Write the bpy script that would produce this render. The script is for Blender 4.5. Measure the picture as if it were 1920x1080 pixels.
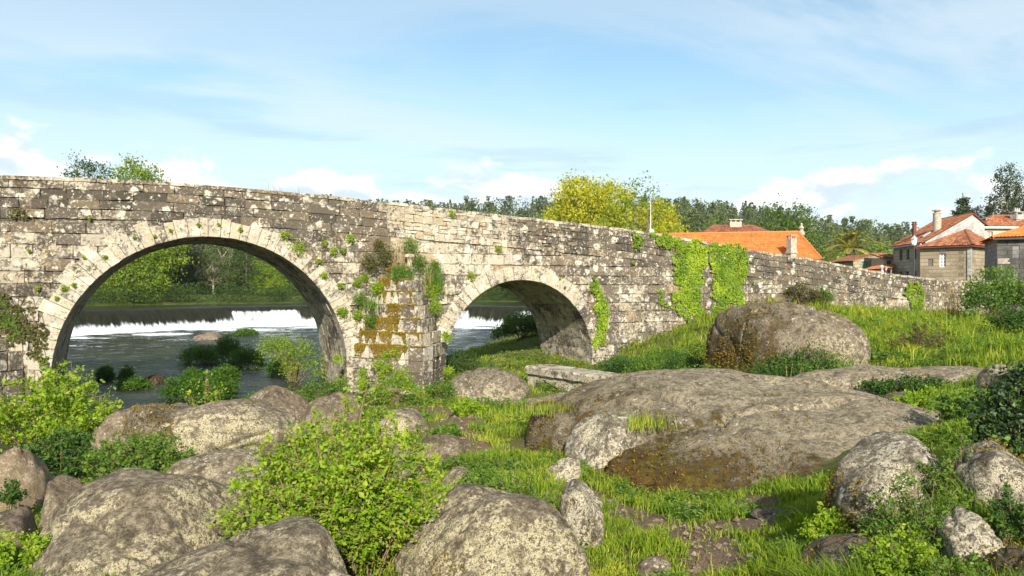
import bpy, math, random
import numpy as np
from mathutils import Vector
rad = math.radians
random.seed(7)
SC = bpy.context.scene
COL = SC.collection
for o in list(bpy.data.objects):
    bpy.data.objects.remove(o)

# ------------------------------------------------------------------ camera, sky, sun, exposure
EYE = 5.0                      # eye height above the lower river surface (z = 0)
FPX = 1400.0                   # focal length in pixels of a 1920 px wide picture
cam_d = bpy.data.cameras.new('camera')
cam_d.sensor_width = 36.0
cam_d.lens = 36.0 * FPX / 1920.0
cam_d.clip_start = 0.1
cam_d.clip_end = 4000
cam = bpy.data.objects.new('camera', cam_d)
COL.objects.link(cam)
cam.location = (0, 0, EYE)
cam.rotation_euler = (rad(90), 0, 0)
SC.camera = cam

SUN_AZ, SUN_EL = rad(6), rad(28)          # a little right of straight behind the camera
sx, sy, sz = math.sin(SUN_AZ) * math.cos(SUN_EL), -math.cos(SUN_AZ) * math.cos(SUN_EL), math.sin(SUN_EL)
sun_d = bpy.data.lights.new('sun', 'SUN')
sun_d.energy = 4.3
sun_d.angle = rad(0.5)
sun_d.color = (1.0, 0.935, 0.83)
sun = bpy.data.objects.new('sun', sun_d)
COL.objects.link(sun)
sun.location = (sx * 50, sy * 50, sz * 50 + 20)
sun.rotation_euler = Vector((-sx, -sy, -sz)).to_track_quat('-Z', 'Y').to_euler()

SC.view_settings.view_transform = 'Standard'
SC.view_settings.look = 'None'
SC.view_settings.gamma = 1.0
SC.view_settings.use_curve_mapping = False
SC.view_settings.exposure = 1.12

# ------------------------------------------------------------------ node helpers
class NT:
    def __init__(s, tree):
        s.t = tree
        s.n = tree.nodes
        s.l = tree.links
    def put(s, sock, v):
        if isinstance(v, bpy.types.NodeSocket):
            s.l.new(v, sock)
        elif v is not None:
            if isinstance(v, (tuple, list)) and len(v) == 3 and sock.type == 'RGBA':
                v = (*v, 1)
            sock.default_value = v
    def node(s, kind, **kw):
        return s.n.new(kind)
    def noise(s, vec, scale, detail=4, rough=.55, dist=0.0, out=0):
        n = s.n.new('ShaderNodeTexNoise')
        s.put(n.inputs['Vector'], vec)
        n.inputs['Scale'].default_value = scale
        n.inputs['Detail'].default_value = detail
        n.inputs['Roughness'].default_value = rough
        n.inputs['Distortion'].default_value = dist
        return n.outputs[out]
    def voro(s, vec, scale, out='Distance', feat='F1', rnd=1.0):
        n = s.n.new('ShaderNodeTexVoronoi')
        n.feature = feat
        s.put(n.inputs['Vector'], vec)
        n.inputs['Scale'].default_value = scale
        n.inputs['Randomness'].default_value = rnd
        return n.outputs[out]
    def step(s, v, a, b, lo=0.0, hi=1.0):
        n = s.n.new('ShaderNodeMapRange')
        n.interpolation_type = 'SMOOTHSTEP'
        s.put(n.inputs[0], v)
        s.put(n.inputs[1], a); s.put(n.inputs[2], b); s.put(n.inputs[3], lo); s.put(n.inputs[4], hi)
        return n.outputs[0]
    def math(s, op, a, b=None, c=None, clamp=False):
        n = s.n.new('ShaderNodeMath')
        n.operation = op
        n.use_clamp = clamp
        s.put(n.inputs[0], a); s.put(n.inputs[1], b)
        if c is not None: s.put(n.inputs[2], c)
        return n.outputs[0]
    def vmath(s, op, a, b=None):
        n = s.n.new('ShaderNodeVectorMath')
        n.operation = op
        s.put(n.inputs[0], a)
        if b is not None: s.put(n.inputs[1], b)
        return n.outputs[0]
    def mix(s, f, a, b, mode='MIX'):
        n = s.n.new('ShaderNodeMix')
        n.data_type = 'RGBA'
        n.blend_type = mode
        s.put(n.inputs[0], f); s.put(n.inputs[6], a); s.put(n.inputs[7], b)
        return n.outputs[2]
    def ramp(s, f, stops):
        n = s.n.new('ShaderNodeValToRGB')
        e = n.color_ramp.elements
        while len(e) < len(stops): e.new(0.5)
        for el, (p, c) in zip(e, stops):
            el.position = p
            el.color = (*c, 1)
        s.put(n.inputs[0], f)
        return n.outputs[0]
    def attr(s, name, out='Fac'):
        n = s.n.new('ShaderNodeAttribute')
        n.attribute_name = name
        return n.outputs[out]
    def bump(s, h, strength=.5, dist=.05, normal=None):
        n = s.n.new('ShaderNodeBump')
        n.inputs['Strength'].default_value = strength
        n.inputs['Distance'].default_value = dist
        s.put(n.inputs['Height'], h)
        if normal is not None: s.put(n.inputs['Normal'], normal)
        return n.outputs[0]
    def scalev(s, vec, v):
        n = s.n.new('ShaderNodeMapping')
        s.put(n.inputs[0], vec)
        n.inputs['Scale'].default_value = v
        return n.outputs[0]
    def sep(s, vec):
        n = s.n.new('ShaderNodeSeparateXYZ')
        s.put(n.inputs[0], vec)
        return n.outputs
    def comb(s, x, y, z):
        n = s.n.new('ShaderNodeCombineXYZ')
        s.put(n.inputs[0], x); s.put(n.inputs[1], y); s.put(n.inputs[2], z)
        return n.outputs[0]

def new_mat(name):
    m = bpy.data.materials.new(name)
    m.use_nodes = True
    t = NT(m.node_tree)
    b = m.node_tree.nodes['Principled BSDF']
    b.inputs['Specular IOR Level'].default_value = 0.25
    pos = t.node('ShaderNodeNewGeometry').outputs['Position']
    return m, t, b, pos

# ------------------------------------------------------------------ sky
world = bpy.data.worlds.new('World')
SC.world = world
world.use_nodes = True
w = NT(world.node_tree)
for n_ in list(w.n): w.n.remove(n_)
wo = w.node('ShaderNodeOutputWorld')
bg = w.node('ShaderNodeBackground')
bg.inputs['Strength'].default_value = 0.080
w.l.new(bg.outputs[0], wo.inputs[0])
sky = w.node('ShaderNodeTexSky')
sky.sky_type = 'NISHITA'
sky.sun_disc = False
sky.sun_elevation = SUN_EL
sky.sun_rotation = math.atan2(sx, sy)
sky.air_density = 1.0
sky.dust_density = 0.6
sky.ozone_density = 2.0
CLOUD_SEED = 7.9
dirv = w.node('ShaderNodeTexCoord').outputs['Generated']
dx, dy, dz = w.sep(dirv)
den = w.math('ADD', dz, 0.22)
cx = w.math('DIVIDE', dx, den)
cy = w.math('DIVIDE', dy, den)
cir = w.comb(w.math('ADD', w.math('MULTIPLY', cx, 0.75), w.math('MULTIPLY', cy, 0.45)),
             w.math('SUBTRACT', w.math('MULTIPLY', cy, 2.0), w.math('MULTIPLY', cx, 0.8)), CLOUD_SEED)
c1 = w.noise(cir, 0.9, 9, .58, .5)
c2 = w.noise(cir, 0.30, 3, .5, .2)
cirrus = w.math('MULTIPLY', w.step(c1, .34, .58), w.step(c2, .36, .54, .45, 1.0))
# low banks of cumulus
cdir = w.vmath('ADD', dirv, (CLOUD_SEED, CLOUD_SEED * .7, 0.0))
low = w.scalev(cdir, (1.0, 1.0, 1.9))
n1 = w.noise(low, 6.5, 10, .50, .12)
n0 = w.noise(w.scalev(cdir, (1, 1, 1.2)), 2.2, 2, .5)
lowup = w.scalev(w.vmath('ADD', cdir, (0.004, 0.0, 0.014)), (1.0, 1.0, 1.9))
n2 = w.noise(lowup, 6.5, 10, .50, .12)
band = w.step(dz, .235, .10)
cov = w.math('ADD', w.math('ADD', n1, w.math('MULTIPLY', band, .33)), w.math('MULTIPLY', w.math('SUBTRACT', n0, .5), .55))
cum = w.math('MULTIPLY', w.step(cov, .70, .79), w.step(dz, .25, .19))
lit = w.step(w.math('SUBTRACT', n1, n2), -.07, .07)
ccol = w.mix(lit, (4.3, 5.1, 5.7), (7.4, 7.4, 7.3))
streak = w.noise(w.scalev(cdir, (1.0, 1.0, 9.0)), 2.6, 6, .55, .2)
strk = w.math('MULTIPLY', w.step(streak, .50, .64), w.math('MULTIPLY', w.step(dz, .06, .12), w.step(dz, .30, .18)))
tint = w.mix(1.0, sky.outputs[0], (1.04, 1.14, 1.02), 'MULTIPLY')
base = w.mix(w.step(dz, .34, .0, .0, .72), tint, (4.25, 5.05, 5.65))
base = w.mix(w.math('MULTIPLY', cirrus, .75), base, (4.9, 5.5, 5.9))
base = w.mix(w.math('MULTIPLY', strk, .45), base, (2.7, 3.9, 4.8))
base = w.mix(w.math('MULTIPLY', cum, .92), base, ccol)
w.l.new(base, bg.inputs['Color'])

# ------------------------------------------------------------------ numpy helpers
def rng(seed): return np.random.default_rng(seed)

def _hash(ix, iy, iz):
    h = (ix.astype(np.int64) * 374761393 + iy.astype(np.int64) * 668265263 + iz.astype(np.int64) * 2147483647 + 1013904223) & 0xffffffff
    h = ((h ^ (h >> 13)) * 1274126177) & 0xffffffff
    h = ((h ^ (h >> 16)) * 2246822519) & 0xffffffff
    return ((h ^ (h >> 15)) & 0xffffff) / float(0x7fffff) - 1.0

def vnoise(p):
    p = np.asarray(p, float)
    i = np.floor(p).astype(np.int64)
    f = p - i
    f = f * f * f * (f * (f * 6 - 15) + 10)
    r = 0
    for a in (0, 1):
        wx = f[:, 0] if a else 1 - f[:, 0]
        for b in (0, 1):
            wy = f[:, 1] if b else 1 - f[:, 1]
            for c in (0, 1):
                wz = f[:, 2] if c else 1 - f[:, 2]
                r = r + wx * wy * wz * _hash(i[:, 0] + a, i[:, 1] + b, i[:, 2] + c)
    return r

def fbm(p, octv=4, lac=2.03, gain=.5):
    s, a, q = 0, 1.0, np.asarray(p, float)
    for k in range(octv):
        s = s + a * vnoise(q + 17.3 * k)
        q = q * lac
        a *= gain
    return s

def sstep(a, b, x):
    t = np.clip((x - a) / (b - a), 0, 1)
    return t * t * (3 - 2 * t)

def mesh_np(name, V, faces, smooth=False, attrs=None):
    """V (n,3); faces: list of int arrays (m,k)"""
    me = bpy.data.meshes.new(name)
    V = np.asarray(V, np.float32)
    if isinstance(faces, np.ndarray): faces = [faces]
    faces = [np.asarray(f, np.int32) for f in faces if len(f)]
    me.vertices.add(len(V))
    me.vertices.foreach_set('co', V.ravel())
    loops = np.concatenate([f.ravel() for f in faces])
    tot = np.concatenate([np.full(len(f), f.shape[1], np.int32) for f in faces])
    start = np.concatenate([[0], np.cumsum(tot)[:-1]]).astype(np.int32)
    me.loops.add(len(loops))
    me.loops.foreach_set('vertex_index', loops)
    me.polygons.add(len(tot))
    me.polygons.foreach_set('loop_start', start)
    me.polygons.foreach_set('loop_total', tot)
    if attrs:
        for k, a in attrs.items():
            at = me.attributes.new(k, 'FLOAT', 'POINT')
            at.data.foreach_set('value', np.asarray(a, np.float32))
    me.update(calc_edges=True)
    me.validate()
    me.polygons.foreach_set('use_smooth', np.full(len(me.polygons), smooth))
    return me

def link(name, me, mat=None, parent=None, loc=None):
    o = bpy.data.objects.new(name, me)
    COL.objects.link(o)
    if mat is not None and me is not None and not me.materials: me.materials.append(mat)
    if parent is not None: o.parent = parent
    if loc is not None: o.location = loc
    return o

def tag(o, label, cat=None, group=None, kind=None):
    if label: o['label'] = label
    if cat: o['category'] = cat
    if group: o['group'] = group
    if kind: o['kind'] = kind
    return o

def thing(name, label, cat, loc=(0, 0, 0), group=None):
    o = bpy.data.objects.new(name, None)
    o.empty_display_size = .2
    COL.objects.link(o)
    o.location = loc
    return tag(o, label, cat, group)

def structure(o):
    o['kind'] = 'structure'
    return o

def dup(root, loc, rz=0.0, scale=1.0, label=None, group=None):
    r = root.copy()
    COL.objects.link(r)
    r.location = loc
    r.rotation_euler = (0, 0, rz)
    r.scale = (scale,) * 3 if not isinstance(scale, tuple) else scale
    if label: r['label'] = label
    if group: r['group'] = group
    for ch in list(root.children):
        c = ch.copy()
        COL.objects.link(c)
        c.parent = r
    return r

class MB:
    """collects polygons of any size into one mesh"""
    def __init__(s): s.v = []; s.f = []; s.r = []; s.d = []
    def add(s, V, F, rnd=0.0, dark=0.0):
        k = len(s.v)
        s.v += [tuple(p) for p in V]
        s.f += [tuple(i + k for i in f) for f in F]
        s.r += [rnd] * len(V)
        s.d += [dark] * len(V)
    def box(s, c, h, ax=None, rnd=0.0):
        ax = ax or ((1, 0, 0), (0, 1, 0), (0, 0, 1))
        X, Y, Z = [np.array(a, float) for a in ax]
        c = np.array(c, float)
        V = [c + X * h[0] * i + Y * h[1] * j + Z * h[2] * k for k in (-1, 1) for j in (-1, 1) for i in (-1, 1)]
        s.add(V, [(0, 2, 3, 1), (4, 5, 7, 6), (0, 1, 5, 4), (2, 6, 7, 3), (0, 4, 6, 2), (1, 3, 7, 5)], rnd)
    def quad(s, a, b, c, d, rnd=0.0): s.add([a, b, c, d], [(0, 1, 2, 3)], rnd)
    def tube(s, pts, radii, sides=8, rnd=0.0, cap=True):
        V, F = tube_np([np.array(pts, float)], [np.array(radii, float)], sides)
        F = [tuple(f) for f in F]
        n = len(pts)
        if cap:
            F.append(tuple(range(sides))[::-1])
            F.append(tuple(range((n - 1) * sides, n * sides)))
        s.add(V, F, rnd)
    def lathe(s, prof, c, sides=14, rnd=0.0):
        V = []
        for r, z in prof:
            for k in range(sides):
                a = 2 * math.pi * k / sides
                V.append((c[0] + r * math.cos(a), c[1] + r * math.sin(a), c[2] + z))
        F = []
        for i in range(len(prof) - 1):
            for k in range(sides):
                k2 = (k + 1) % sides
                F.append((i * sides + k, i * sides + k2, (i + 1) * sides + k2, (i + 1) * sides + k))
        F.append(tuple(range(sides))[::-1])
        F.append(tuple(range((len(prof) - 1) * sides, len(prof) * sides)))
        s.add(V, F, rnd)
    def mesh(s, name, smooth=False):
        me = bpy.data.meshes.new(name)
        me.from_pydata(s.v, [], s.f)
        a = me.attributes.new('rnd', 'FLOAT', 'POINT'); a.data.foreach_set('value', np.array(s.r, np.float32))
        a = me.attributes.new('dark', 'FLOAT', 'POINT'); a.data.foreach_set('value', np.array(s.d, np.float32))
        me.update()
        if smooth: me.polygons.foreach_set('use_smooth', np.full(len(me.polygons), True))
        return me
    def build(s, name, mat, parent=None, loc=None, smooth=False):
        return link(name, s.mesh(name, smooth), mat, parent, loc)

def tube_np(paths, radii, sides=4):
    Vs, Fs, k = [], [], 0
    ang = np.linspace(0, 2 * np.pi, sides, endpoint=False)
    ca, sa = np.cos(ang), np.sin(ang)
    for P, R in zip(paths, radii):
        n = len(P)
        T = np.gradient(P, axis=0)
        T /= np.linalg.norm(T, axis=1)[:, None] + 1e-9
        ref = np.where(np.abs(T[:, 2:3]) > .9, np.array([[1., 0, 0]]), np.array([[0, 0, 1.]]))
        A = np.cross(T, ref); A /= np.linalg.norm(A, axis=1)[:, None] + 1e-9
        B = np.cross(T, A)
        V = P[:, None, :] + R[:, None, None] * (A[:, None, :] * ca[None, :, None] + B[:, None, :] * sa[None, :, None])
        Vs.append(V.reshape(-1, 3))
        i = np.arange(n - 1)[:, None] * sides
        j = np.arange(sides)[None, :]
        j2 = (j + 1) % sides
        F = np.stack([i + j, i + j2, i + sides + j2, i + sides + j], -1).reshape(-1, 4) + k
        Fs.append(F)
        k += n * sides
    return np.concatenate(Vs), np.concatenate(Fs)

def unit(v): return v / (np.linalg.norm(v, axis=-1, keepdims=True) + 1e-9)

def leaf_arrays(C, d, nrm, L, W, fold=.15):
    """one folded diamond leaf per centre"""
    d = unit(d)
    s = unit(np.cross(d, nrm))
    nn = np.cross(s, d)
    L = np.broadcast_to(np.asarray(L, float), (len(C),))[:, None]
    W = np.broadcast_to(np.asarray(W, float), (len(C),))[:, None]
    v0 = C - d * L * .5
    v1 = C + s * W * .5 + nn * W * fold - d * L * .05
    v2 = C + d * L * .5
    v3 = C - s * W * .5 + nn * W * fold - d * L * .05
    V = np.stack([v0, v1, v2, v3], 1).reshape(-1, 3)
    F = np.arange(len(C) * 4).reshape(-1, 4)
    return V, F

def P(px, py, z):
    """a point of the place seen at pixel (px, py) of the 1920x1080 photograph at distance z"""
    return np.array([(px - 960) / FPX * z, z, EYE + (540 - py) / FPX * z])

# bridge frame: u along the bridge, w into it, h above the eye
PHI = rad(25.6); DB = 36.0
BT = np.array([math.cos(PHI), math.sin(PHI), 0]); BN = np.array([math.sin(PHI), -math.cos(PHI), 0])
BF = np.array([-DB * math.sin(PHI), DB * math.cos(PHI), EYE])
def BW(u, w, h):
    return BF + BT * u - BN * w + np.array([0, 0, h])
def uh(px, py):
    u = DB * math.tan(math.atan((px - 960) / FPX) + PHI)
    z = BF[1] + u * BT[1]
    return u, (540 - py) / FPX * z
BWID = 6.2

# ------------------------------------------------------------------ ground height
ctl = []
for px, py, zr in [(1250, 1075, -3.4), (1250, 960, -3.8), (1100, 870, -4.0), (900, 800, -4.3), (820, 772, -4.6), (1000, 768, -4.65), (1020, 752, -4.95), (1090, 748, -4.9),
                   (1400, 930, -3.9), (60, 1040, -3.7), (100, 880, -4.7), (300, 900, -4.4), (600, 900, -4.3), (600, 1060, -3.7),
                   (1450, 1000, -3.5), (1600, 1060, -3.0), (1800, 1000, -2.6), (1915, 900, -2.1), (1760, 770, -2.9), (1770, 700, -2.7),
                   (1700, 622, -2.25), (1880, 655, -2.2), (1500, 700, -3.2), (1200, 700, -4.2), (1300, 660, -3.5), (1150, 720, -4.4),
                   (1400, 800, -4.0), (500, 770, -5.0), (400, 850, -4.7), (200, 820, -4.95), (1560, 640, -2.6), (1640, 850, -3.0)]:
    p = P(px, py, -zr * FPX / (py - 540)); ctl.append(p)
def cb(u, w, h): ctl.append(BW(u, w, h))
for u, h in [(22.2, -4.5), (24.8, -3.5), (28.7, -2.2), (32, -1.45), (40, -1.3), (48.6, -1.9), (60, -1.9), (18, -4.75), (15.5, -4.75), (12, -5.0), (9, -5.3)]:
    cb(u, -.2, h)
cb(11, -4, -4.75); cb(8, -3.5, -5.15)
for u, h in [(2.2, -6.6), (-2, -6.4), (6, -6.2)]: cb(u, -.5, h); cb(u, 5, h)
for u, w_, h in [(-7, -1, -4.7), (-12, -1, -4.2), (-12, 6, -4.2), (-8, 7, -5.2), (14, 6, -4.9), (18, 6, -4.6), (22, 6, -4.2), (28, 8, -2.0), (36, 8, -1.4), (50, 8, -1.6), (62, 10, -1.5),
                 (50, 25, -1.6), (70, 25, -1.4), (36, 25, -2), (90, 10, -1.4), (18, 10, -4.7), (22, 14, -4.2), (-3, -5, -5.9), (2, -3.5, -5.9), (-6, -5, -5.3)]: cb(u, w_, h)
for x, y, z in [(0, 0, -3.3), (-8, 2, -3.6), (8, 2, -2.2), (0, -25, -3), (-30, -20, -4), (30, -20, -2), (-18, 18, -5.2), (-30, 20, -5), (-40, 30, -4.5), (24, 12, -2), (45, 30, -2),
                (-46, 60, -6.5), (-20, 60, -6.5), (-30, 45, -6.5), (-8, 60, -6.4), (-3, 78, -6.4), (-25, 90, -6.5), (-62, 55, -6.3), (4, 85, -6.0), (1, 92, -6), (-12, 100, -6), (-32, 96, -6.4), (-46, 70, -6.4),
                (-30, 112, -3.6), (-8, 118, -3.6), (12, 115, -3.6), (-52, 95, -3.6), (-75, 82, -3.6), (12, 100, -5.5),
                (-60, 108, -1.6), (-36, 131, -1.6), (-10, 148, -1.6), (10, 158, -1.6), (-90, 95, -1.5), (40, 165, -1.5),
                (8, 64, -3.6), (18, 80, -2.4), (32, 100, -2.2), (50, 130, -2), (30, 70, -1.6), (50, 80, -1.5), (70, 110, -1.5), (-100, 60, -2), (-90, 130, -1), (-40, 165, -1), (100, 60, -1.5), (100, 150, -1)]:
    ctl.append(np.array([x, y, EYE + z]))
CT = np.array(ctl)
def tps_fit(C, lam=.02):
    n = len(C)
    S = 10.0
    xy = C[:, :2] / S
    r2 = ((xy[:, None] - xy[None]) ** 2).sum(-1)
    K = .5 * r2 * np.log(r2 + 1e-12) + lam * np.eye(n)
    Pm = np.c_[np.ones(n), xy]
    A = np.zeros((n + 3, n + 3)); A[:n, :n] = K; A[:n, n:] = Pm; A[n:, :n] = Pm.T
    return np.linalg.solve(A, np.r_[C[:, 2] - EYE, 0, 0, 0]), xy, S
TW, TXY, TS = tps_fit(CT)
def tps(X, Y):
    out = np.empty(len(X))
    for i in range(0, len(X), 20000):
        q = np.c_[X[i:i + 20000], Y[i:i + 20000]] / TS
        r2 = ((q[:, None] - TXY[None]) ** 2).sum(-1)
        out[i:i + 20000] = (.5 * r2 * np.log(r2 + 1e-12)) @ TW[:-3] + TW[-3] + q @ TW[-2:]
    return out
def hill(X, Y):
    r = np.hypot(X, Y)
    az = np.degrees(np.arctan2(X, np.maximum(Y, 1e-3) if np.isscalar(Y) else Y))
    ridge = np.interp(az, [-180, -60, -30, 13.5, 19.3, 24.5, 29.4, 34.4, 60, 180], [20, 32, 34, 33, 28, 20, 14, 12, 14, 20])
    h = -1.5 + (ridge + 1.5) * sstep(150, 400, r) + 5.0 * sstep(400, 900, r)
    return h + 2.2 * fbm(np.c_[X / 60, Y / 60, X * 0 + 3.1], 3) * sstep(150, 260, r)
def H(X, Y, detail=True):
    X = np.atleast_1d(np.asarray(X, float)); Y = np.atleast_1d(np.asarray(Y, float))
    r = np.hypot(X, Y)
    k = sstep(125, 185, r)
    h = np.zeros(len(X))
    m = k < 1
    if m.any(): h[m] += (1 - k[m]) * np.clip(tps(X[m], Y[m]), -7, 8)
    m = k > 0
    if m.any(): h[m] += k[m] * hill(X[m], Y[m])
    if detail:
        h = h + .10 * fbm(np.c_[X * .9, Y * .9, X * 0], 4) * sstep(200, 60, r)
    return EYE + h
def H1(x, y): return float(H([x], [y])[0])

# bare earth: worn path and trampled spots
def px2ground(pts):
    out = []
    for px, py in pts:
        z = 12.0
        for _ in range(40):
            g = H1((px - 960) / FPX * z, z) - EYE
            zn = -g * FPX / max(py - 540, 5)
            z = .6 * z + .4 * zn
        out.append(((px - 960) / FPX * z, z))
    return np.array(out)
PATHS = [(px2ground([(1085, 915), (1150, 945), (1210, 975), (1290, 1005), (1345, 1030), (1340, 1075)]), .34),
         (px2ground([(1290, 1005), (1350, 985), (1420, 975)]), .36),
         (px2ground([(1300, 955), (1375, 945), (1440, 940)]), .3),
         (px2ground([(790, 768), (840, 772), (870, 785), (840, 815), (880, 850)]), .7),
         (px2ground([(620, 800), (700, 830), (600, 860)]), .8)]
def path_mask(X, Y):
    m = np.zeros(len(X))
    wob = .30 * vnoise(np.c_[X * 2.1, Y * 2.1, X * 0 + 5]) + .22 * vnoise(np.c_[X * 6, Y * 6, X * 0 + 8])
    for pl, wd in PATHS:
        d = np.full(len(X), 1e9)
        for a, b in zip(pl[:-1], pl[1:]):
            ab = b - a
            t = np.clip(((X - a[0]) * ab[0] + (Y - a[1]) * ab[1]) / (ab @ ab + 1e-9), 0, 1)
            d = np.minimum(d, np.hypot(X - a[0] - t * ab[0], Y - a[1] - t * ab[1]))
        m = np.maximum(m, sstep(wd * 1.5, wd * .6, d + wob * wd * 1.5))
    return m

# ------------------------------------------------------------------ materials
def foliage_mat(name, dark, mid, light, trans=.35, nscale=.6, gloss=.35):
    m, t, b, pos = new_mat(name)
    r = t.attr('rnd')
    col = t.ramp(r, [(0.0, dark), (.45, mid), (1.0, light)])
    big = t.noise(pos, nscale, 2)
    col = t.mix(t.step(big, .35, .68, 0, .55), col, t.mix(.5, dark, mid))
    t.put(b.inputs['Base Color'], col)
    b.inputs['Roughness'].default_value = .6
    b.inputs['Specular IOR Level'].default_value = gloss
    tr = t.node('ShaderNodeBsdfTranslucent')
    t.put(tr.inputs['Color'], t.mix(1.0, col, (1.15, 1.2, .55), 'MULTIPLY'))
    mx = t.node('ShaderNodeMixShader')
    mx.inputs[0].default_value = min(.55, trans + .12)
    t.l.new(b.outputs[0], mx.inputs[1]); t.l.new(tr.outputs[0], mx.inputs[2])
    t.l.new(mx.outputs[0], t.n['Material Output'].inputs['Surface'])
    return m

M = {}
M['grass'] = foliage_mat('grass_blades', (0.086, 0.164, 0.014), (0.233, 0.322, 0.024), (0.516, 0.489, 0.067), .38, .35, .2)
M['birch'] = foliage_mat('bright_leaves', (0.090, 0.194, 0.012), (0.248, 0.366, 0.016), (0.451, 0.516, 0.035), .40, 1.2)
M['shrub'] = foliage_mat('shrub_leaves', (0.048, 0.108, 0.014), (0.117, 0.209, 0.021), (0.232, 0.323, 0.035), .35, 1.2)
M['shrubdark'] = foliage_mat('dark_leaves', (0.022, 0.060, 0.011), (0.054, 0.121, 0.014), (0.120, 0.209, 0.021), .3, 1.2)
M['ivy'] = foliage_mat('ivy_leaves', (0.079, 0.163, 0.011), (0.244, 0.360, 0.018), (0.432, 0.502, 0.033), .3, .7)
M['ivydark'] = foliage_mat('glossy_ivy_leaves', (0.010, 0.031, 0.008), (0.027, 0.066, 0.011), (0.150, 0.240, 0.022), .18, 2.0, .6)
M['water_plant'] = foliage_mat('water_plant_leaves', (0.035, 0.092, 0.009), (0.084, 0.178, 0.014), (0.168, 0.277, 0.023), .4, .8)
M['tree_lime'] = foliage_mat('lime_tree_leaves', (0.088, 0.150, 0.011), (0.188, 0.270, 0.015), (0.325, 0.378, 0.033), .35, .25)
M['tree_green'] = foliage_mat('tree_leaves', (0.020, 0.044, 0.007), (0.050, 0.093, 0.011), (0.104, 0.144, 0.021), .3, .18)  # dark green, deepened further to stand in for shade between far-bank crowns
M['tree_olive'] = foliage_mat('olive_tree_leaves', (0.053, 0.078, 0.024), (0.119, 0.156, 0.050), (0.225, 0.240, 0.083), .3, .2)
M['tree_yellow'] = foliage_mat('yellow_tree_leaves', (0.258, 0.258, 0.012), (0.460, 0.443, 0.018), (0.607, 0.577, 0.040), .35, .06)
M['tree_dark'] = foliage_mat('dark_tree_leaves', (0.025, 0.043, 0.014), (0.057, 0.082, 0.024), (0.110, 0.130, 0.044), .25, .1)
M['wood_far'] = foliage_mat('far_wood_leaves', (0.058, 0.085, 0.032), (0.111, 0.140, 0.048), (0.182, 0.200, 0.070), .25, .02)
M['wood_green'] = foliage_mat('green_wood_leaves', (0.071, 0.120, 0.014), (0.164, 0.227, 0.022), (0.296, 0.337, 0.036), .25, .03)
M['tree_round'] = foliage_mat('round_tree_leaves', (.030, .070, .010), (.085, .150, .016), (.19, .245, .03), .35, .2)
M['palm'] = foliage_mat('palm_leaves', (0.156, 0.165, 0.030), (0.324, 0.297, 0.055), (0.552, 0.440, 0.120), .35, .5)
M['reed'] = foliage_mat('dry_reeds', (.20, .12, .04), (.38, .25, .10), (.55, .42, .22), .3, .8)
M['bramble'] = foliage_mat('bramble_leaves', (.055, .045, .018), (.11, .105, .025), (.17, .185, .035), .3, 2.5)
M['moss'] = foliage_mat('moss_tufts', (0.125, 0.084, 0.011), (0.275, 0.180, 0.015), (0.413, 0.312, 0.024), .3, 1.5)

def plain(name, col, rough=.8, var=.25, scale=6.0, bump=0.0):
    m, t, b, pos = new_mat(name)
    n = t.noise(pos, scale, 5)
    t.put(b.inputs['Base Color'], t.mix(t.step(n, .25, .75), tuple(c * (1 - var) for c in col), tuple(min(1, c * (1 + var)) for c in col)))
    b.inputs['Roughness'].default_value = rough
    if bump: t.put(b.inputs['Normal'], t.bump(n, bump, .03))
    return m
M['bark'] = plain('bark', (.13, .095, .065), .9, .4, 9)
M['bark_pale'] = plain('pale_bark', (.26, .22, .17), .9, .35, 4)
M['twig'] = plain('twig', (.20, .135, .08), .85, .3, 12)
M['white_paint'] = plain('white_paint', (.78, .77, .73), .5, .06, 3)
M['green_paint'] = plain('green_paint', (.012, .15, .085), .45, .15, 6)
M['dark_metal'] = plain('dark_metal', (.05, .05, .05), .5, .2, 6)
M['zinc'] = plain('zinc', (.34, .36, .38), .45, .15, 5)
M['shutter'] = plain('grey_wood', (.16, .135, .11), .8, .25, 8)
M['dark_room'] = plain('dark_room', (.02, .02, .02), .9, .2, 2)
m, t, b, pos = new_mat('window_glass')
b.inputs['Base Color'].default_value = (.035, .04, .045, 1); b.inputs['Roughness'].default_value = .08; b.inputs['Specular IOR Level'].default_value = .3
M['glass'] = m
m, t, b, pos = new_mat('curtained_glass')
t.put(b.inputs['Base Color'], t.mix(t.step(t.noise(t.scalev(pos, (14, 14, .5)), 1.0, 2), .4, .6), (.30, .29, .29), (.42, .38, .38)))
b.inputs['Roughness'].default_value = .15
M['curtain'] = m

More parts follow.
